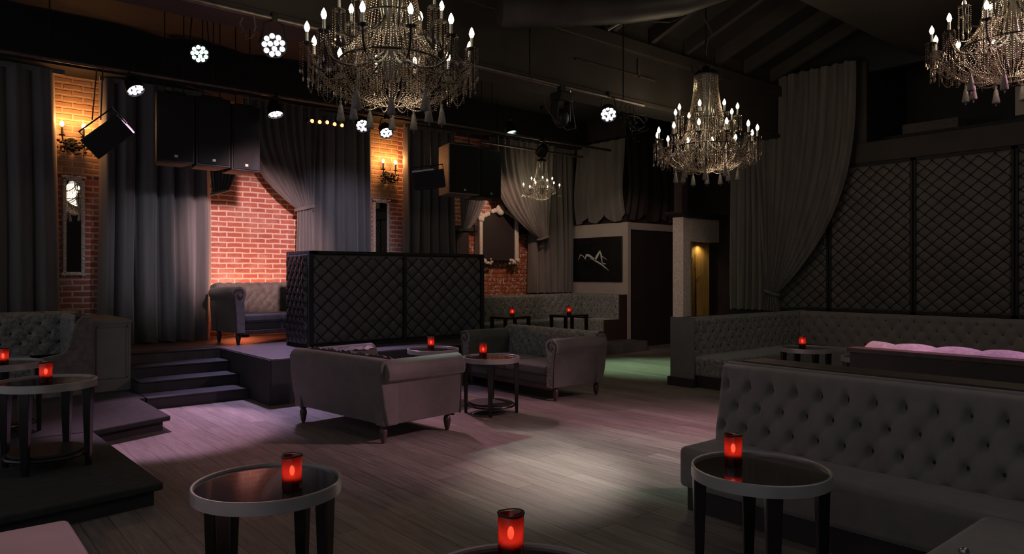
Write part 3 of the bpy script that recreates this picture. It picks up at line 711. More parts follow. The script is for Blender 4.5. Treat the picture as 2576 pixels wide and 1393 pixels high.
# back bench along brick wall and art wall
bb = thing('banquette_bench', 'crushed-velvet corner bench under the floral wall and the framed picture', 'bench', (9.5, 11, .2))
bench(bb, (7.2, 11.28), (11.48, 11.28), (0, -1), .2, seat_d=.5, back_t=.2, ht=.93, w=.2, h=.12, D=.03, style='deep', m='crushed_velvet')
bench(bb, (11.48, 9.97), (11.48, 11.05), (-1, 0), .2, seat_d=.45, back_t=.2, ht=.93, w=.2, h=.12, D=.03, style='deep', m='crushed_velvet')
MB().box(11.26, 11.49, 9.94, 9.97, .2, 1.13).box(10.8, 11.26, 9.94, 9.97, .2, .62).build('end_panel', mat('end_panel_red', (.045, .022, .02), .6), bb)
# left corner bench
bl = thing('banquette_bench', 'crushed-velvet corner bench at the left, against the grey curtain', 'bench', (1, 10, .146))
bench(bl, (-1.6, 10.62), (1.62, 10.62), (0, -1), .146, seat_d=.5, back_t=.2, ht=.94, w=.2, h=.12, D=.035, style='deep', m='crushed_velvet', res=.02)
bench(bl, (1.63, 9.66), (1.63, 10.5), (-1, 0), .146, seat_d=.38, back_t=.2, ht=.92, w=.17, h=.2, D=.03, style='deep', m='crushed_velvet', res=.02)
pr = [(1.63, .146), (1.63, 1.06), (1.53, 1.06), (1.47, 1.0), (1.42, .86), (1.40, .72), (1.34, .64), (1.06, .59), (1.04, .54), (1.06, .146)]
MB().prism(pr, 9.60, 9.665, 'y').build('end_panel', 'velvet_grey', bl, bev=.008)
# ottoman in the lower left corner
ot = thing('ottoman', 'low upholstered ottoman lit pink in the bottom left corner', 'ottoman', (0, 3.2, 0))
MB().box(-.75, .53, 2.2, 3.84, .1, .28).build('base', 'velvet_grey', ot, bev=.01)
MB().box(-.77, .56, 2.2, 3.87, .28, .42).build('cushion', mat('ottoman_rose', (.30, .20, .20), .8, var=.08, scale=5, sheen=.3), ot, bev=.03, seg=4)
for x in (-.65, .43):
    for y in (2.3, 3.74): MB().lathe([(0, 0), (.02, 0), (.03, .1), (0, .1)], x, y, 0, 12).build('foot', 'wood_dark', ot)
# clear glass at lower right, on the return seat
gc = thing('glass_tealight', 'small clear glass candle dish at the bottom right corner on the bench seat', 'candle', (3.13, 1.0, .4205))
MB().lathe([(0, 0), (.05, 0), (.055, .02), (.05, .04), (.045, .02), (0, .01)], 3.13, 1.0, .4205, 20).build('dish', 'clear_glass', gc)
MB().ball((3.13, 1.0, .475), .02).lathe([(0, 0), (.008, 0), (.008, .05), (0, .05)], 3.13, 1.0, .425, 10).build('knob', 'steel', gc)

# ------------------------------------------------------------------ black screen on the stage
sc = thing('folding_screen', 'black quilted screen standing on the stage behind the loveseat', 'screen', (5.55, 9.11, .55))
XA, XM, XB = 4.10, 5.56, 7.0
for a, b in ((XA + .03, XM - .015), (XM + .015, XB - .03)):
    mb = MB(); tufted(mb, b - a, .60, 1.83, lambda u, d, z: (a + u, 9.12 - d, z), .225, .1, .03, 1.2, res=.02, edge=.03); mb.build('quilted_panel', 'panel_fabric', sc, ang=3)
    lattice(sc, b - a, .62, 1.81, lambda u, d, z, a=a: (a + u, 9.12 - d, z), .225, .1, 1.2, r=.0075, d=.042, nodes=.02)
mb = MB(); tufted(mb, .64, .60, 1.83, lambda u, d, z: (4.10 - d, 9.78 - u, z), .14, .1, .05, 1.2, res=.014, edge=.03); mb.build('quilted_end_panel', 'leather_black', sc, ang=3)
MB().box(4.08, 7.0, 9.12, 9.2, .55, 1.84).build('backing', 'black_paint', sc)
MB().box(4.10, 4.18, 9.2, 9.8, .55, 1.84).build('end_backing', 'black_paint', sc)
MB().box(XA - .03, XA + .03, 9.07, 9.13, .55, 1.86).box(XM - .02, XM + .02, 9.065, 9.13, .55, 1.85).box(XB - .03, XB + .03, 9.07, 9.2, .55, 1.86).box(XA - .03, XA + .03, 9.77, 9.83, .55, 1.86).box(XA, XB, 9.07, 9.2, 1.83, 1.87).box(XA - .02, XA + .1, 9.07, 9.83, 1.83, 1.87).box(XA, XB, 9.07, 9.13, .55, .6).build('frame', 'black_paint', sc)

# ------------------------------------------------------------------ mirrors, picture, sconces
def slim_mirror(x0, x1, label):
    t = thing('slim_mirror', label, 'mirror', ((x0 + x1) / 2, YB - .05, 1.54))
    z0, z1 = 1.54, 2.91; y0, y1 = YB - .05, YB
    b = .045
    mb = MB().box(x0, x0 + b, y0 - .02, y1, z0, z1).box(x1 - b, x1, y0 - .02, y1, z0, z1).box(x0, x1, y0 - .02, y1, z1 - b, z1).box(x0, x1, y0 - .02, y1, z0, z0 + b)
    mb.build('frame', 'silver_leaf', t, bev=.01)
    mb = MB(); rr = random.Random(3)
    for k in range(26):
        z = z0 + (z1 - z0) * k / 25
        for x in (x0 + .02, x1 - .02): mb.ball((x, y0 - .02, z + rr.uniform(-.01, .01)), rr.uniform(.012, .022), 1, .6, 1, 8, 5)
    for k in range(9):
        x = x0 + (x1 - x0) * k / 8
        for z in (z0 + .01, z1 + .005): mb.ball((x, y0 - .02, z), rr.uniform(.015, .028), 1, .6, 1, 8, 5)
    mb.build('carved_ornament', 'silver_leaf', t)
    MB().box(x0 + b, x1 - b, y0, y1, z0 + b, z1 - b).build('mirror_glass', 'mirror', t)
slim_mirror(1.61, 1.88, 'slim silver-framed mirror on the brick between the two leftmost curtains')
slim_mirror(6.47, 6.80, 'slim silver-framed mirror on the brick, rising behind the black screen')
om = thing('carved_mirror', 'ornate ivory-framed mirror with a carved shell crest on the flaked brick', 'mirror', (9.35, YB - .1, 1.8))
mx0, mx1, mz0, mz1 = 8.78, 9.82, 1.84, 2.66; my = YB - .2
MB().box(mx0 + .05, mx1 - .05, my, YB - .03, mz0, mz1).build('mirror_glass', 'mirror_dark', om)
fm = MB().box(mx0, mx0 + .08, my - .03, YB - .04, mz0, mz1 + .05).box(mx1 - .1, mx1, my - .03, YB - .04, mz0, mz1 + .05)
fm.build('side_frame', 'ivory_carved', om, bev=.015)
arc = [(mx0, mz1)] + [(mx0 + (mx1 - mx0) * k / 16, mz1 + .02 + .16 * math.sin(PI * k / 16) ** 1.3) for k in range(17)] + [(mx1, mz1)]
MB().prism(arc, my - .0, YB - .04, 'y').build('arched_header', 'mirror_dark', om)
mb = MB(); rr = random.Random(5)
for k in range(17):
    if 3 < k < 5 or 12 < k < 13: continue
    x = mx0 + .02 + (mx1 - mx0 - .04) * k / 16; z = mz1 + .04 + .18 * math.sin(PI * k / 16) ** 1.3
    mb.ball((x, my - .03, z), rr.uniform(.03, .055), 1.1, .6, 1, 9, 6)
for s in (mx0 + .04, mx1 - .05):
    for k in range(5): mb.ball((s + rr.uniform(-.04, .04), my - .03, mz1 + .03 + rr.uniform(-.04, .08)), .045, 1, .6, 1.2, 9, 6)
mb.build('carved_scrolls', 'ivory_carved', om)
mb = MB()
for k in range(9):
    a = PI * (.08 + .84 * k / 8); mb.ball((9.3 + .07 * math.cos(a), my - .05, mz1 + .22 + .05 * math.sin(a)), .06, .5 + .3 * abs(math.cos(a)), .6, 1.25, 10, 6)
mb.ball((9.3, my - .05, mz1 + .18), .085, 1.1, .6, .9, 12, 8); mb.build('shell_crest', 'ivory_carved', om)
for cx in (mx0 + .22, mx1 - .12):
    mb = MB()
    for k in range(14): mb.ball((cx + rr.uniform(-.13, .13), my - .02 + rr.uniform(-.02, .02), mz0 - .02 + rr.uniform(-.045, .045)), rr.uniform(.02, .04), 1, .7, 1, 8, 5)
    mb.build('carved_foot_rosette', 'ivory_carved', om)

pf = thing('framed_picture', 'large dark photograph with a pale angular figure, on the pale end wall', 'picture', (X1, 10.75, 1.35))
py0, py1, pz0, pz1 = 10.07, 11.62, 1.39, 2.36
MB().box(X1 - .035, X1, py0, py1, pz0, pz1).build('print', mat('print_black', (.008, .007, .007), .45, var=.5, scale=3), pf, bev=.004)
def PP(u, v): return (X1 - .037, py1 - (py1 - py0) * u, pz1 - (pz1 - pz0) * v)
def stroke(mb, pts, ws):
    pts = [Vector(PP(*p)) for p in pts]
    up = []
    for i, p in enumerate(pts):
        t = (pts[min(i + 1, len(pts) - 1)] - pts[max(i - 1, 0)]).normalized(); nrm = Vector((1, 0, 0)).cross(t).normalized() * ws[i]
        up.append((p + nrm, p - nrm))
    vs = [q for a in up for q in a]; fs = [(2 * i, 2 * i + 1, 2 * i + 3, 2 * i + 2) for i in range(len(pts) - 1)]
    mb.add(vs, fs)
mb = MB()
stroke(mb, [(.18, .50), (.22, .38), (.28, .42), (.32, .50)], [.004, .012, .01, .004])
stroke(mb, [(.31, .48), (.34, .39), (.40, .41), (.46, .46), (.51, .50)], [.01, .026, .026, .02, .02])
stroke(mb, [(.50, .52), (.55, .42), (.60, .31)], [.022, .032, .016])
stroke(mb, [(.60, .30), (.625, .40), (.635, .50), (.645, .58)], [.012, .022, .018, .01])
stroke(mb, [(.42, .46), (.52, .53), (.62, .60), (.70, .68), (.77, .75)], [.012, .018, .016, .012, .003])
stroke(mb, [(.64, .57), (.68, .60), (.72, .60)], [.012, .01, .002])
stroke(mb, [(.64, .43), (.70, .48), (.74, .51)], [.008, .006, .002])
mb.build('pale_figure', mat('print_pale', (.62, .62, .58), .6), pf, smooth=False)
mb = MB(); rr = random.Random(11)
for k in range(46):
    u = rr.uniform(.14, .85); v = .25 + .45 * (u - .14) + rr.gauss(.08, .13)
    if not .06 < v < .94: continue
    a = rr.choice([.6, .7, -1.1, 1.2]) + rr.uniform(-.3, .3); l = rr.uniform(.02, .07)
    stroke(mb, [(u, v), (min(.96, u + l * math.cos(a)), max(.04, min(.96, v + l * 1.4 * math.sin(a))))], [rr.uniform(.001, .003), .0008])
mb.build('grey_scratches', mat('print_grey', (.11, .12, .11), .6), pf, smooth=False)

def sconce(xc, label):
    t = thing('wall_sconce', label, 'wall lamp', (xc, YB - .15, 3.3))
    y = YB - .14
    MB().lathe([(0, 0), (.07, .0), (.06, .03), (0, .04)], 0, 0, 0, 16).xform(Matrix.Translation((xc, YB - .02, 3.4)) @ Matrix.Rotation(PI / 2, 4, 'X')).build('wall_plate', 'iron_black', t)
    for s in (-1, 1):
        arm = MB().tube([(xc, YB - .04, 3.4), (xc + s * .05, y, 3.33), (xc + s * .11, y, 3.36), (xc + s * .13, y, 3.48)], .009, 7).build('arm', 'iron_black', t)
        MB().lathe([(0, 0), (.035, .0), (.04, .012), (.014, .02), (.014, .12), (0, .12)], xc + s * .13, y, 3.47, 14).build('candle_cup', 'iron_black', arm)
        MB().ball((xc + s * .13, y, 3.63), .026, 1, 1, 1.5, 10, 8).build('bulb', 'sconce_bulb', arm)
        lamp('sconce_light', 'POINT', (s * .15, y - .07 - (YB - .15), .36), 7, (1, .42, .13), t, radius=.03)
    mb = MB(); rr = random.Random(int(xc * 10))
    for k in range(90):
        a = rr.uniform(0, 2 * PI); r = rr.uniform(.02, .2); x = xc + r * math.cos(a) * 1.1; z = 3.33 + r * .55 * math.sin(a)
        mb.ball((x, y + rr.uniform(-.05, .06), z), rr.uniform(.01, .022), 1.2, .5, .8, 6, 4)
    for k in range(7):
        x = xc + rr.uniform(-.18, .18); mb.tube([(x, y, 3.33), (x + rr.uniform(-.02, .02), y, 3.33 - rr.uniform(.08, .2))], .008, 5, .002)
    mb.build('iron_foliage', 'iron_black', t)
sconce(1.72, 'iron leaf wall sconce with two lit bulbs above the leftmost slim mirror')
sconce(6.75, 'iron leaf wall sconce with two lit bulbs above the slim mirror behind the screen')

# ------------------------------------------------------------------ truss pipes and lights
def pipe(name, label, x0, x1, y, z, hangs, zc):
    t = thing(name, label, 'pipe', ((x0 + x1) / 2, y, z))
    MB().tube([(x0, y, z), ((x0 + x1) / 2, y, z), (x1, y, z)], .024, 10).build('tube', 'pipe_metal', t)
    for x in hangs:
        MB().tube([(x, y, z), (x, y, zc)], .008, 6).build('hanger', 'iron_black', t)
    return t
pipe('lighting_pipe', 'long metal lighting pipe running across above the stage front', -2.5, 10.6, 9.6, 4.0, (-1, 1.2, 3.0, 4.9, 6.6, 9.0), 4.96)
pipe('lighting_pipe', 'metal lighting pipe hanging just in front of the large ceiling girder', -1.5, 7.4, 6.12, 3.78, (-.5, 1.6, 3.6, 5.4, 7.0), 5.08)
pipe('lighting_pipe', 'short metal rail above the small chandelier at the back', 8.4, 11.2, 10.95, 4.1, (8.8, 10.8), 4.96)

def par(loc, aim, label, led='led_white', r=.095, pivot_up=.22, leds=12, scatter=True):
    t = thing('stage_light', label, 'stage light', loc, 0, 'LED stage lights on the pipes')
    d = (Vector(aim) - Vector(loc)).normalized(); q = d.to_track_quat('-Z', 'Y').to_matrix().to_4x4()
    def X(mb): return mb.xform(q)
    X(MB().lathe([(0, .16), (r * .7, .16), (r * .95, .11), (r * 1.12, -.005), (r * 1.12, -.03), (r * 1.04, -.03), (r * 1.04, 0), (0, 0)], seg=24)).build('housing', 'iron_black', t, world=False)
    mb = MB(); pts = [(r * .3 * math.cos(a), r * .3 * math.sin(a)) for a in [k * 2 * PI / 3 + .3 for k in range(3)]] + [(r * .76 * math.cos(a), r * .76 * math.sin(a)) for a in [k * 2 * PI / 9 for k in range(9)]]
    for x, y in pts: mb.lathe([(0, -.012), (r * .225, -.009), (r * .225, 0), (0, 0)], x, y, 0, 14)
    X(mb).build('led_array', led, t, world=False)
    MB().tube([tuple(q @ Vector((r * 1.15, 0, .06))), tuple(q @ Vector((r * 1.25, .04, .08)) * .6 + Vector((0, 0, pivot_up * .7))), (0, 0, pivot_up), tuple(q @ Vector((-r * 1.25, .04, .08)) * .6 + Vector((0, 0, pivot_up * .7))), tuple(q @ Vector((-r * 1.15, 0, .06)))], .008, 6).build('yoke', 'iron_black', t, world=False)
    MB().box(-.025, .025, -.03, .03, pivot_up - .02, pivot_up + .06).build('clamp', 'iron_black', t, world=False, bev=.005)
    return t
def beam(t, aim, power, col, size, blend=.6, radius=.11):
    loc = Vector(t.location); d = (Vector(aim) - loc).normalized(); p = d * .05
    o = lamp('beam_light', 'SPOT', tuple(p), power, col, t, radius, None, size, blend)
    o.rotation_euler = d.to_track_quat('-Z', 'Y').to_euler(); return o
L = {}
L['big'] = par((2.42, 6.12, 3.55), (.2, -.3, .8), 'twelve-lens white stage light above and left of the largest chandelier', r=.10)
L['glare'] = par((2.65, 9.0, 4.20), (.4, .4, 1.6), 'round stage light glaring green-white high at the left', 'led_teal', r=.10, pivot_up=.72)
L['p1'] = par((2.08, 9.6, 3.80), (3.2, 7.2, 0), 'tilted white stage light above the leftmost hanging wedge monitor')
L['p2'] = par((3.82, 9.6, 3.76), (4.0, 8.3, .4), 'white stage light pointing almost straight down, right of the three hanging loudspeakers')
L['p3'] = par((5.15, 9.6, 3.77), (2.8, 5.0, 0), 'white stage light just below the largest chandelier, left one of the close pair')
L['p4'] = par((5.55, 9.6, 3.72), (4.6, 6.3, 0), 'white stage light just below the largest chandelier, right one of the close pair')
L['p5'] = par((8.02, 9.6, 4.05), (8.6, 8.5, 0), 'pale green stage light over the two rightmost hanging loudspeakers', 'led_teal')
L['p6'] = par((6.72, 6.12, 3.57), (3.5, 2.8, 0), 'white stage light hanging from the girder pipe, left of the crystal chandelier at mid room')
# dark lantern on the girder pipe, carries an added beam
mv = thing('moving_head_light', 'dark moving-head light with an added beam, on the girder pipe with dangling cables', 'stage light', (5.9, 6.12, 3.78))
MB().box(5.8, 6.0, 6.02, 6.22, 3.58, 3.70).build('base', 'iron_black', mv, bev=.015)
MB().box(5.79, 5.82, 6.07, 6.17, 3.36, 3.6).box(5.98, 6.01, 6.07, 6.17, 3.36, 3.6).build('yoke', 'iron_black', mv, bev=.01)
MB().ball((5.9, 6.12, 3.40), .09, 1, 1, 1.3, 16, 10).build('head', 'iron_black', mv)
MB().box(5.86, 5.94, 6.09, 6.15, 3.69, 3.80).build('clamp', 'iron_black', mv)
# five amber lamps
st = thing('lamp_strip', 'short strip of five small amber lamps beneath the largest chandelier', 'lamp strip', (4.5, 9.6, 3.72))
MB().box(4.28, 4.86, 9.58, 9.66, 3.70, 3.76).build('bar', 'iron_black', st)
for x in (4.36, 4.78): MB().tube([(x, 9.62, 3.76), (x, 9.6, 4.0)], .008, 6).build('hanger', 'iron_black', st)
for k in range(5): MB().ball((4.34 + k * .115, 9.57, 3.72 + (.012 if k == 2 else 0)), .027, 1, .7, 1, 10, 7).build('bulb', 'lamp_amber', st)
# cables
def cable(label, pts, r=.006):
    o = MB().tube(pts, r, 6).build('cable', 'pipe_metal', None); tag(o, label, 'cable'); return o
def loop(c, rx, rz, y, n=18, a0=0, a1=2 * PI): return [(c[0] + rx * math.cos(a0 + (a1 - a0) * k / n), y + .03 * math.sin(3 * k), c[1] + rz * math.sin(a0 + (a1 - a0) * k / n)) for k in range(n + 1)]
cable('looped cable dangling from the girder pipe beside the twelve-lens light', loop((2.2, 3.68), .06, .12, 6.12))
cable('looped cable dangling from the girder pipe, right of the largest chandelier', loop((4.5, 3.66), .07, .14, 6.12))
cable('thin cable drooping from the girder pipe towards the moving-head light', [(5.6, 6.12, 3.78), (5.65, 6.12, 3.5), (5.75, 6.1, 3.38), (5.95, 6.08, 3.26), (6.1, 6.08, 3.3), (6.08, 6.12, 3.55), (6.05, 6.12, 3.78)])
mb = MB(); rr = random.Random(21)
for k in range(14):
    c = (7.15 + rr.uniform(-.2, .25), 3.52 + rr.uniform(-.15, .2)); mb.tube(loop(c, rr.uniform(.05, .2), rr.uniform(.05, .16), 6.12 + rr.uniform(-.05, .05), 12, rr.uniform(0, 3), rr.uniform(3.5, 7)), .005, 5)
mb.tube([(7.2, 6.12, 3.8), (7.2, 6.1, 3.5)], .006, 5)
tag(mb.build('cable_bundle', 'iron_black', None), 'tangled bundle of black cables at the end of the girder pipe beside the mid-room chandelier', 'cables')
cable('wavy cable looping from the rafters down to the mid-room crystal chandelier', [(7.45, 5.6, 5.1), (7.5, 5.58, 4.92), (7.7, 5.57, 4.98), (7.85, 5.57, 5.05), (7.9, 5.53, 4.88), (8.03, 5.50, 4.72), (7.95, 5.52, 4.55), (7.97, 5.545, 4.42)], .009)
cable('loose cable end drooping under the rafters beside the mid-room crystal chandelier', [(7.8, 5.6, 5.1), (7.6, 5.6, 4.86), (7.3, 5.62, 4.72), (6.95, 5.65, 4.66)], .009)
# duct and braces above the girder
du = thing('air_duct', 'dark curved air duct high above the girder at the top', 'duct', (6.5, 5.2, 4.9))
MB().tube([(4.9, 6.05, 4.42), (5.5, 5.75, 4.48), (6.2, 5.4, 4.58), (6.8, 5.1, 4.72), (7.3, 4.85, 4.95)], .18, 18).build('tube', 'duct_metal', du)
for p in ((5.5, 5.75, 4.6), (6.8, 5.1, 4.85)): MB().tube([p, (p[0], p[1], 4.95 + .36 * (6.4 - p[1]))], .01, 6).build('strap', 'pipe_metal', du)
for k, (a, b) in enumerate((((5.6, 6.3, 4.75), (5.9, 5.5, 5.3)), ((6.9, 6.3, 4.72), (7.4, 5.5, 5.2)))):
    o = MB().tube([a, b], .03, 8).build('ceiling_brace', 'pipe_metal', None); tag(o, ('diagonal brace rising from the girder near the duct', 'diagonal brace rising from the girder farther along')[k], 'brace')
tag(MB().box(6.4, 8.0, 6.375, 6.399, 4.25, 4.265).box(7.6, 7.63, 6.375, 6.399, 4.25, 4.5).build('conduit', 'column_red', None), 'thin reddish conduit along the face of the girder', 'conduit')

# ------------------------------------------------------------------ loudspeakers
def speaker(loc, rz, w, h, d, label, edge=False):
    t = thing('loudspeaker', label, 'loudspeaker', loc, rz, 'black loudspeakers hung above the stage')
    MB().prism([(-w / 2, 0), (w / 2, 0), (w * .36, d), (-w * .36, d)], 0, h, 'z').build('cabinet', 'speaker_edge' if edge else 'speaker_box', t, world=False, bev=.008)
    MB().box(-w / 2 + .02, w / 2 - .02, -.02, 0, .02, h - .02).build('grille', 'speaker_grille', t, world=False, bev=.006)
    MB().box(-.02, .02, -.026, -.02, .06, .09).build('badge', 'badge', t, world=False)
    MB().box(-w * .3, w * .3, .04, d - .06, h, h + .03).tube([(-w * .25, .1, h), (-w * .25, .1, 4.97 - loc[2])], .008, 6).tube([(w * .25, .1, h), (w * .25, .1, 4.97 - loc[2])], .008, 6).build('rigging', 'iron_black', t, world=False)
    return t
speaker((2.58, 9.74, 2.98), math.radians(-4), .45, .88, .45, 'leftmost of the three joined black loudspeakers over the steps')
speaker((3.04, 9.72, 2.97), 0, .44, .90, .45, 'middle one of the three joined black loudspeakers over the steps')
speaker((3.47, 9.74, 2.95), math.radians(5), .40, .88, .45, 'rightmost of the three joined black loudspeakers, beside the swept drape')
speaker((7.14, 9.76, 2.90), math.radians(-5), .60, .84, .5, 'black loudspeaker with a pale left side, left one of the pair over the back', True)
speaker((7.72, 9.78, 2.88), math.radians(4), .50, .84, .5, 'black loudspeaker, right one of the pair over the back')
def wedge(loc, rz, tilt, roll, label, top=False):
    t = thing('wedge_monitor', label, 'loudspeaker', loc, rz)
    Mx = Matrix.Rotation(roll, 4, 'Y') @ Matrix.Rotation(tilt, 4, 'X')
    MB().prism([(-.26, -.14), (.26, -.14), (.20, .16), (-.20, .16)], -.14, .14, 'z').xform(Mx).build('cabinet', 'speaker_box', t, world=False, bev=.012)
    MB().box(-.24, .24, -.155, -.14, -.12, .12).xform(Mx).build('grille', 'speaker_grille', t, world=False)
    MB().tube([tuple(Mx @ Vector((-.24, 0, .0))), tuple(Mx @ Vector((-.24, 0, .22))), tuple(Mx @ Vector((.24, 0, .22))), tuple(Mx @ Vector((.24, 0, 0)))], .01, 6).build('bracket', 'iron_black', t, world=False)
    p = Mx @ Vector((0, 0, .22))
    MB().tube([tuple(p + Vector((-.04, 0, 0))), (p.x - .04, 0, 4.0 - loc[2])], .008, 6).tube([tuple(p + Vector((.06, 0, 0))), (p.x + .03, 0, 4.0 - loc[2])], .008, 6).build('hanger', 'pipe_metal', t, world=False)
    if top: MB().box(-.24, .10, -.13, -.0, .14, .165).xform(Mx).build('pale_top_plate', mat('pale_sheet', (.6, .55, .7), .6), t, world=False)  # thin pale lilac plate on top of the cabinet
    return t
wedge((1.80, 9.55, 3.20), rc, .45, -.62, 'wedge monitor hanging tilted in front of the leftmost sconce')
wedge((6.30, 9.55, 3.05), rc, .1, -.12, 'wedge monitor with a pale top hanging level over the back curtain', True)

# ------------------------------------------------------------------ chandeliers
def bez(pts, n=10):
    P = [Vector(p) for p in pts]; out = []
    for k in range(n + 1):
        t = k / n; Q = P[:]
        while len(Q) > 1: Q = [a.lerp(b, t) for a, b in zip(Q, Q[1:])]
        out.append(Q[0])
    return out
def chandelier(loc, ztop, label, tiers, full=True, sc=1.0):
    t = thing('chandelier', label, 'chandelier', loc, .2)
    b = dict(world=False)
    zt = 1.52 * sc
    MB().tube([(0, 0, zt - .1), (0, 0, ztop - loc[2])], .008, 6).build('hanging_rod', 'iron_black', t, **b)
    MB().lathe([(0, 0), (.05, 0), (.02, .06), (0, .06)], 0, 0, ztop - loc[2] - .07, 16).build('ceiling_rose', 'iron_black', t, **b)
    # crown
    mb = MB().lathe([(.03 * sc, zt - .02), (.14 * sc, zt - .1 * sc), (.155 * sc, zt - .13 * sc), (.13 * sc, zt - .14 * sc), (.03 * sc, zt - .1 * sc)], seg=24)
    for k in range(8):
        a = k * PI / 4; mb.tube(bez([(.12 * sc * math.cos(a), .12 * sc * math.sin(a), zt - .12 * sc), (.22 * sc * math.cos(a), .22 * sc * math.sin(a), zt - .05 * sc), (.2 * sc * math.cos(a), .2 * sc * math.sin(a), zt + .0)], 6), .006 * sc, 5)
        mb.strand([(.2 * sc * math.cos(a), .2 * sc * math.sin(a), zt - .0), (.2 * sc * math.cos(a), .2 * sc * math.sin(a), zt - .26 * sc)], .006 * sc, .02 * sc)
    mb.build('crown', 'iron_black', t, **b)
    MB().lathe([(0, .30 * sc), (.05 * sc, .3 * sc), (.09 * sc, .5 * sc), (.05 * sc, .62 * sc), (.10 * sc, .9 * sc), (.12 * sc, 1.3 * sc), (.13 * sc, zt - .13 * sc), (0, zt - .13 * sc)], seg=20).build('central_vase', 'vase_glass', t, **b)
    for (n, r, zb, off, dl) in tiers:
        for k in range(n):
            a = off + 2 * PI * k / n; ca, sa = math.cos(a), math.sin(a)
            def R(rr, z): return (rr * ca, rr * sa, z)
            arm = MB().tube(bez([R(.07 * sc, zb - .12 * sc), R(r * .45, zb - .34 * sc), R(r * 1.05, zb - .40 * sc), R(r, zb - .13 * sc)], 9), .009 * sc, 6)
            arm.lathe([(0, 0), (.04 * sc, .008 * sc), (.045 * sc, .02 * sc), (.02 * sc, .016 * sc), (0, .016 * sc)], r * ca, r * sa, zb - .13 * sc, 12)
            ao = arm.build('arm', 'iron_black', t, **b)
            MB().lathe([(0, 0), (.012 * sc, 0), (.011 * sc, .09 * sc), (0, .09 * sc)], r * ca, r * sa, zb - .12 * sc, 10).build('candle_sleeve', 'rim_silver', ao, **b)
            MB().lathe([(0, -.03 * sc), (.012 * sc, -.025 * sc), (.021 * sc, .0), (.016 * sc, .022 * sc), (.005 * sc, .045 * sc), (0, .052 * sc)], r * ca, r * sa, zb, 12).build('bulb', 'bulb', ao, **b)
            mb = MB()
            for j in range(7):
                aj = a + j * 2 * PI / 7; x = r * ca + .05 * sc * math.cos(aj); y = r * sa + .05 * sc * math.sin(aj); ln = dl * random.uniform(.75, 1.2)
                mb.strand([(x, y, zb - .12 * sc), (x, y, zb - .12 * sc - ln)], .0062 * sc, .018 * sc); mb.bead((x, y, zb - .14 * sc - ln), .009 * sc, .024 * sc)
            mb.build('crystal_drops', 'bead', ao, **b)['kind'] = 'stuff'
    mb = MB(); n = 46 if full else 26
    for k in range(n):
        a = 2 * PI * k / n
        def R(rr, z): return (rr * math.cos(a) * sc, rr * math.sin(a) * sc, z * sc)
        mb.strand(bez([R(.15, 1.38), R(.15, 1.1), R(.20, .95), R(.23, .80)], 8), .0072 * sc, .02 * sc)
        mb.strand(bez([R(.23, .80), R(.22, .6), R(.34, .55), R(.40, .44)], 8), .0072 * sc, .02 * sc)
        a += PI / n
        mb.strand([R(.26, .62), R(.26, .24 + .05 * math.sin(k * 2.1))], .0066 * sc, .019 * sc)
        mb.strand(bez([R(.40, .44), R(.36, .2), R(.2, .14), R(.10, .12)], 8), .0066 * sc, .021 * sc)
    o = mb.build('bead_curtain', 'bead', t, **b); o['kind'] = 'stuff'
    for rr, z in ((.15, 1.38), (.23, .80), (.40, .44)):
        MB().tube([(rr * sc * math.cos(a), rr * sc * math.sin(a), z * sc) for a in [k * PI / 20 for k in range(41)]], .008 * sc, 6).build('bead_ring', 'iron_black', t, **b)
    if full:
        mb = MB(); r = tiers[0][1]; zz = tiers[0][2] - .13; n = tiers[0][0]; off = tiers[0][3]
        for k in range(n):
            a0 = off + 2 * PI * k / n; a1 = off + 2 * PI * (k + 1) / n
            A = Vector((r * math.cos(a0), r * math.sin(a0), zz)); B = Vector((r * math.cos(a1), r * math.sin(a1), zz)); mid = (A + B) / 2
            for sag in (.16, .30, .42): mb.strand(bez([A, A.lerp(mid, .5) * 1 + Vector((0, 0, -sag)), B.lerp(mid, .5) + Vector((0, 0, -sag)), B], 10), .0075, .02)
            for f, zi in ((.40, .44), (.12, .14)):
                I = Vector((f * math.cos(a0), f * math.sin(a0), zi)); mb.strand(bez([A, A.lerp(I, .4) + Vector((0, 0, -.25)), A.lerp(I, .7) + Vector((0, 0, -.18)), I], 10), .0075, .019)
            for j in range(5):
                f = (j + .5) / 5; Q = A.lerp(B, f) * (.82 + .1 * (j % 2)); zq = .30 + random.uniform(-.04, .05)
                mb.strand([(Q.x, Q.y, zq), (Q.x, Q.y, zq - random.uniform(.1, .17))], .007, .019)
            for j in range(4):
                f = (j + .5) / 4; aa = a0 + (a1 - a0) * f; q0 = Vector((.26 * math.cos(aa), .26 * math.sin(aa), .16 + .02 * (j % 2))); q1 = Vector((.56 * math.cos(aa), .56 * math.sin(aa), .33))
                mb.strand(bez([q0, q0.lerp(q1, .5) + Vector((0, 0, -.1)), q1], 8), .007, .02)
        o = mb.build('bead_swags', 'bead', t, **b); o['kind'] = 'stuff'
        for k in range(10):
            a = .2 + 2 * PI * k / 10; rr = .42 if k % 2 else .30; zz = .17 if k % 2 else .14; x, y = rr * math.cos(a), rr * math.sin(a)
            MB().lathe([(0, zz), (.012, zz - .005), (.008, zz - .03), (.016, zz - .045), (.034, zz - .155), (.028, zz - .165), (0, zz - .16)], x, y, 0, 9).tube([(x, y, zz), (x, y, zz + .1)], .003, 4).bead((x, y, zz - .18), .009, .016).build('tassel', 'tassel', t, **b)
    return t
full_tiers = [(12, .64, .64, 0, .22), (8, .40, .93, .2, .2)]
ch1 = chandelier((2.88, 4.90, 2.76), 5.48, 'largest crystal chandelier, hanging top centre-left over the open floor', full_tiers)
zc2 = 5.24
ch2 = dup(ch1, (7.99, 5.56, 2.78), 1.0, 'crystal chandelier whole in view at mid room, in front of the stone-faced pillar')
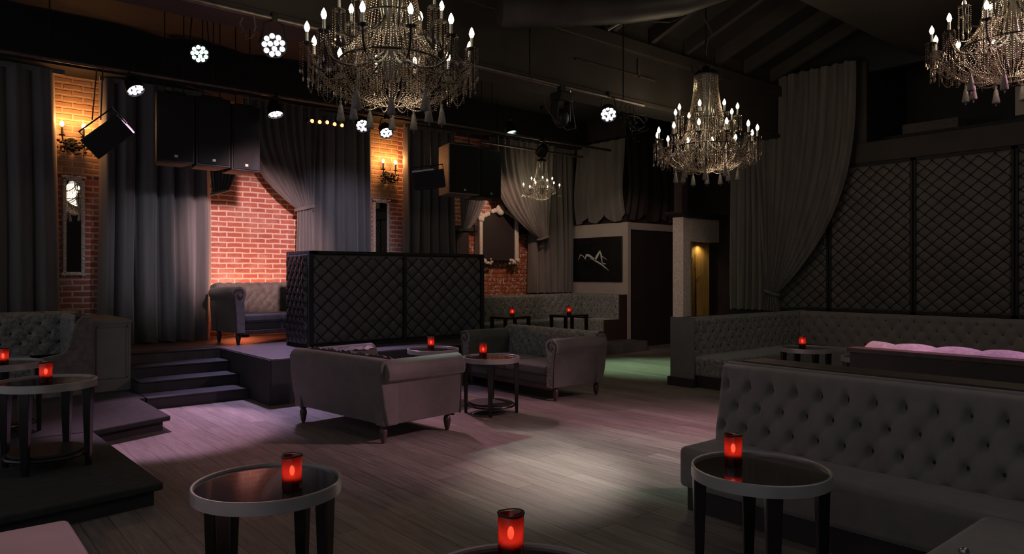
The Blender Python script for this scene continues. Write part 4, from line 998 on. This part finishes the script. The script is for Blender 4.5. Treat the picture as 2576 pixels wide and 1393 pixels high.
ch4 = dup(ch1, (7.67, 2.06, 3.20), .5, 'crystal chandelier cut off by the top right corner')
ch3 = chandelier((9.76, 10.7, 2.98), 4.96, 'small chandelier far back, before the swept drape', [(6, .37, .38, .3, .14), (5, .22, .50, .1, .10)], False, .62)
for p, e in (((2.88, 4.90, 3.36), 18), ((7.99, 5.56, 3.38), 24), ((7.67, 2.06, 3.82), 36), ((9.76, 10.7, 3.3), 13)):
    o = lamp('chandelier_glow', 'POINT', (0, 0, 0), e, (1, .80, .55), None, radius=.3); o.location = p

# ------------------------------------------------------------------ booth things
tag(MB().box(12.12, 12.45, 3.95, 4.75, 3.781, 3.94).build('equipment_case', mat('case_speckled', (.07, .055, .055), .6, var=.6, scale=60), None, bev=.01), 'long low speckled case on the ledge of the dark upper booth', 'case')
wm = thing('booth_sign', 'pale panel on the dark booth wall at the right edge', 'panel', (X1 + 1.5, 3.2, 4.0))
MB().box(X1 + 1.44, X1 + 1.5, 2.7, 3.44, 3.98, 4.42).build('board', 'paper', wm)
MB().box(X1 + 1.43, X1 + 1.44, 2.7, 3.25, 3.99, 4.06).build('lower_band', 'wood_brown', wm)
tag(MB().box(11.7, 11.82, 3.32, 3.46, 3.62, 3.64).build('paper_slip', 'badge', None), 'small white slip lying on the booth ledge', 'paper')

# ------------------------------------------------------------------ light: beams from the stage lights, some of them added
MAG = (1, .48, .62); LIL = (.72, .55, 1); WRM = (1, .86, .68); TEAL = (.55, 1, .78); GRN = (.45, 1, .45)
beam(L['p6'], (3.80, 4.1, 0), 750, (1, .84, .72), 19, 1)          # pool of pale light on the open floor
beam(L['glare'], (4.7, 4.1, 0), 1300, TEAL, 22, 1)
beam(L['p4'], (4.9, 6.3, 0), 350, MAG, 40, 1)
beam(L['p3'], (6.0, 3.9, 0), 420, (1, .55, .72), 26, 1)
beam(L['p5'], (9.5, 7.6, 0), 1100, (.55, 1, .55), 40, 1)
beam(L['p1'], (1.9, 7.9, 0), 700, (1, .55, .85), 34, .3)
beam(L['p2'], (3.9, 8.9, .5), 560, LIL, 66, .8)
beam(L['big'], (.1, 2.9, .4), 260, (1, .6, .72), 24, .6)
bk = par((2.95, 6.12, 3.55), (4.4, 11.6, 1.8), 'added unseen stage light behind the largest chandelier, turned to the lit brick', 'led_dark')  # added lamp, brightens the brick opening
beam(bk, (4.25, 11.7, 1.9), 1300, (1, .60, .58), 28, .6)
bk2 = par((3.50, 6.12, 3.55), (3.3, 11.4, 1.3), 'added unseen stage light behind the largest chandelier, turned to the curtain by the steps', 'led_dark')  # added lamp for the curtain beside the steps
beam(bk2, (2.95, 11.5, 1.9), 230, (.92, .88, 1), 26, 1)
bk3 = par((4.15, 6.12, 3.55), (5.7, 11.4, 1.8), 'added dark stage light by the largest chandelier, turned to the curtain behind the screen', 'led_dark')  # added to light the curtain behind the screen
beam(bk3, (5.7, 11.5, 2.2), 330, (.86, .78, 1), 26, .9)
bk5 = par((8.75, 9.6, 3.76), (9.35, 11.6, 2.3), 'added stage light near the right end of the long pipe, turned to the carved mirror', 'led_dark')  # added lamp, lifts the brick around the carved mirror
beam(bk5, (9.35, 11.7, 2.2), 110, (1, .62, .45), 64, .7)
beam(mv, (11.5, 10.0, 1.35), 420, (1, .72, .60), 33, .5)  # added beam, brightens the picture wall and the pillar
bt2 = par((8.3, .3, 4.6), (5.2, 5.0, 0), 'added stage light on the ceiling turned to the open floor, outside the view', 'led_dark', pivot_up=1.05)  # added out of view for the pink wash over the floor
beam(bt2, (5.1, 5.1, 0), 1500, (1, .52, .62), 42, 1)
bt = par((9.3, .3, 4.6), (6.9, 1.9, .9), 'added stage light on the ceiling above the half-height bench, outside the view', 'led_dark', pivot_up=1.05)  # added lamp out of view, turns the bench top pink
beam(bt, (6.85, 1.7, .9), 900, (1, .45, .80), 24, .6)
# floor uplight behind the stage sofa
ul = thing('floor_uplight', 'small floor uplight hidden behind the stage sofa', 'stage light', (4.1, 11.55, .55))
MB().lathe([(0, 0), (.06, 0), (.06, .1), (.05, .1), (0, .08)], 4.1, 11.55, .55, 16).build('can', 'iron_black', ul)
lamp('uplight_lamp', 'SPOT', (0, -.02, .12), 130, (1, .36, .16), ul, .05, (0, .05, 1.2), 150, .9)
# downlight added to brighten the yellow alcove
al = thing('added_alcove_downlight', 'small added downlight washing the yellow alcove', 'lamp', (12.1, 8.55, 2.18))
MB().lathe([(0, 0), (.03, 0), (.03, .03), (0, .03)], 12.1, 8.54, 2.165, 12).build('can', 'iron_black', al)
lamp('downlight_lamp', 'SPOT', (0, -.03, -.03), 6, (1, .72, .35), al, .03, (0, .02, -1), 150, .8)
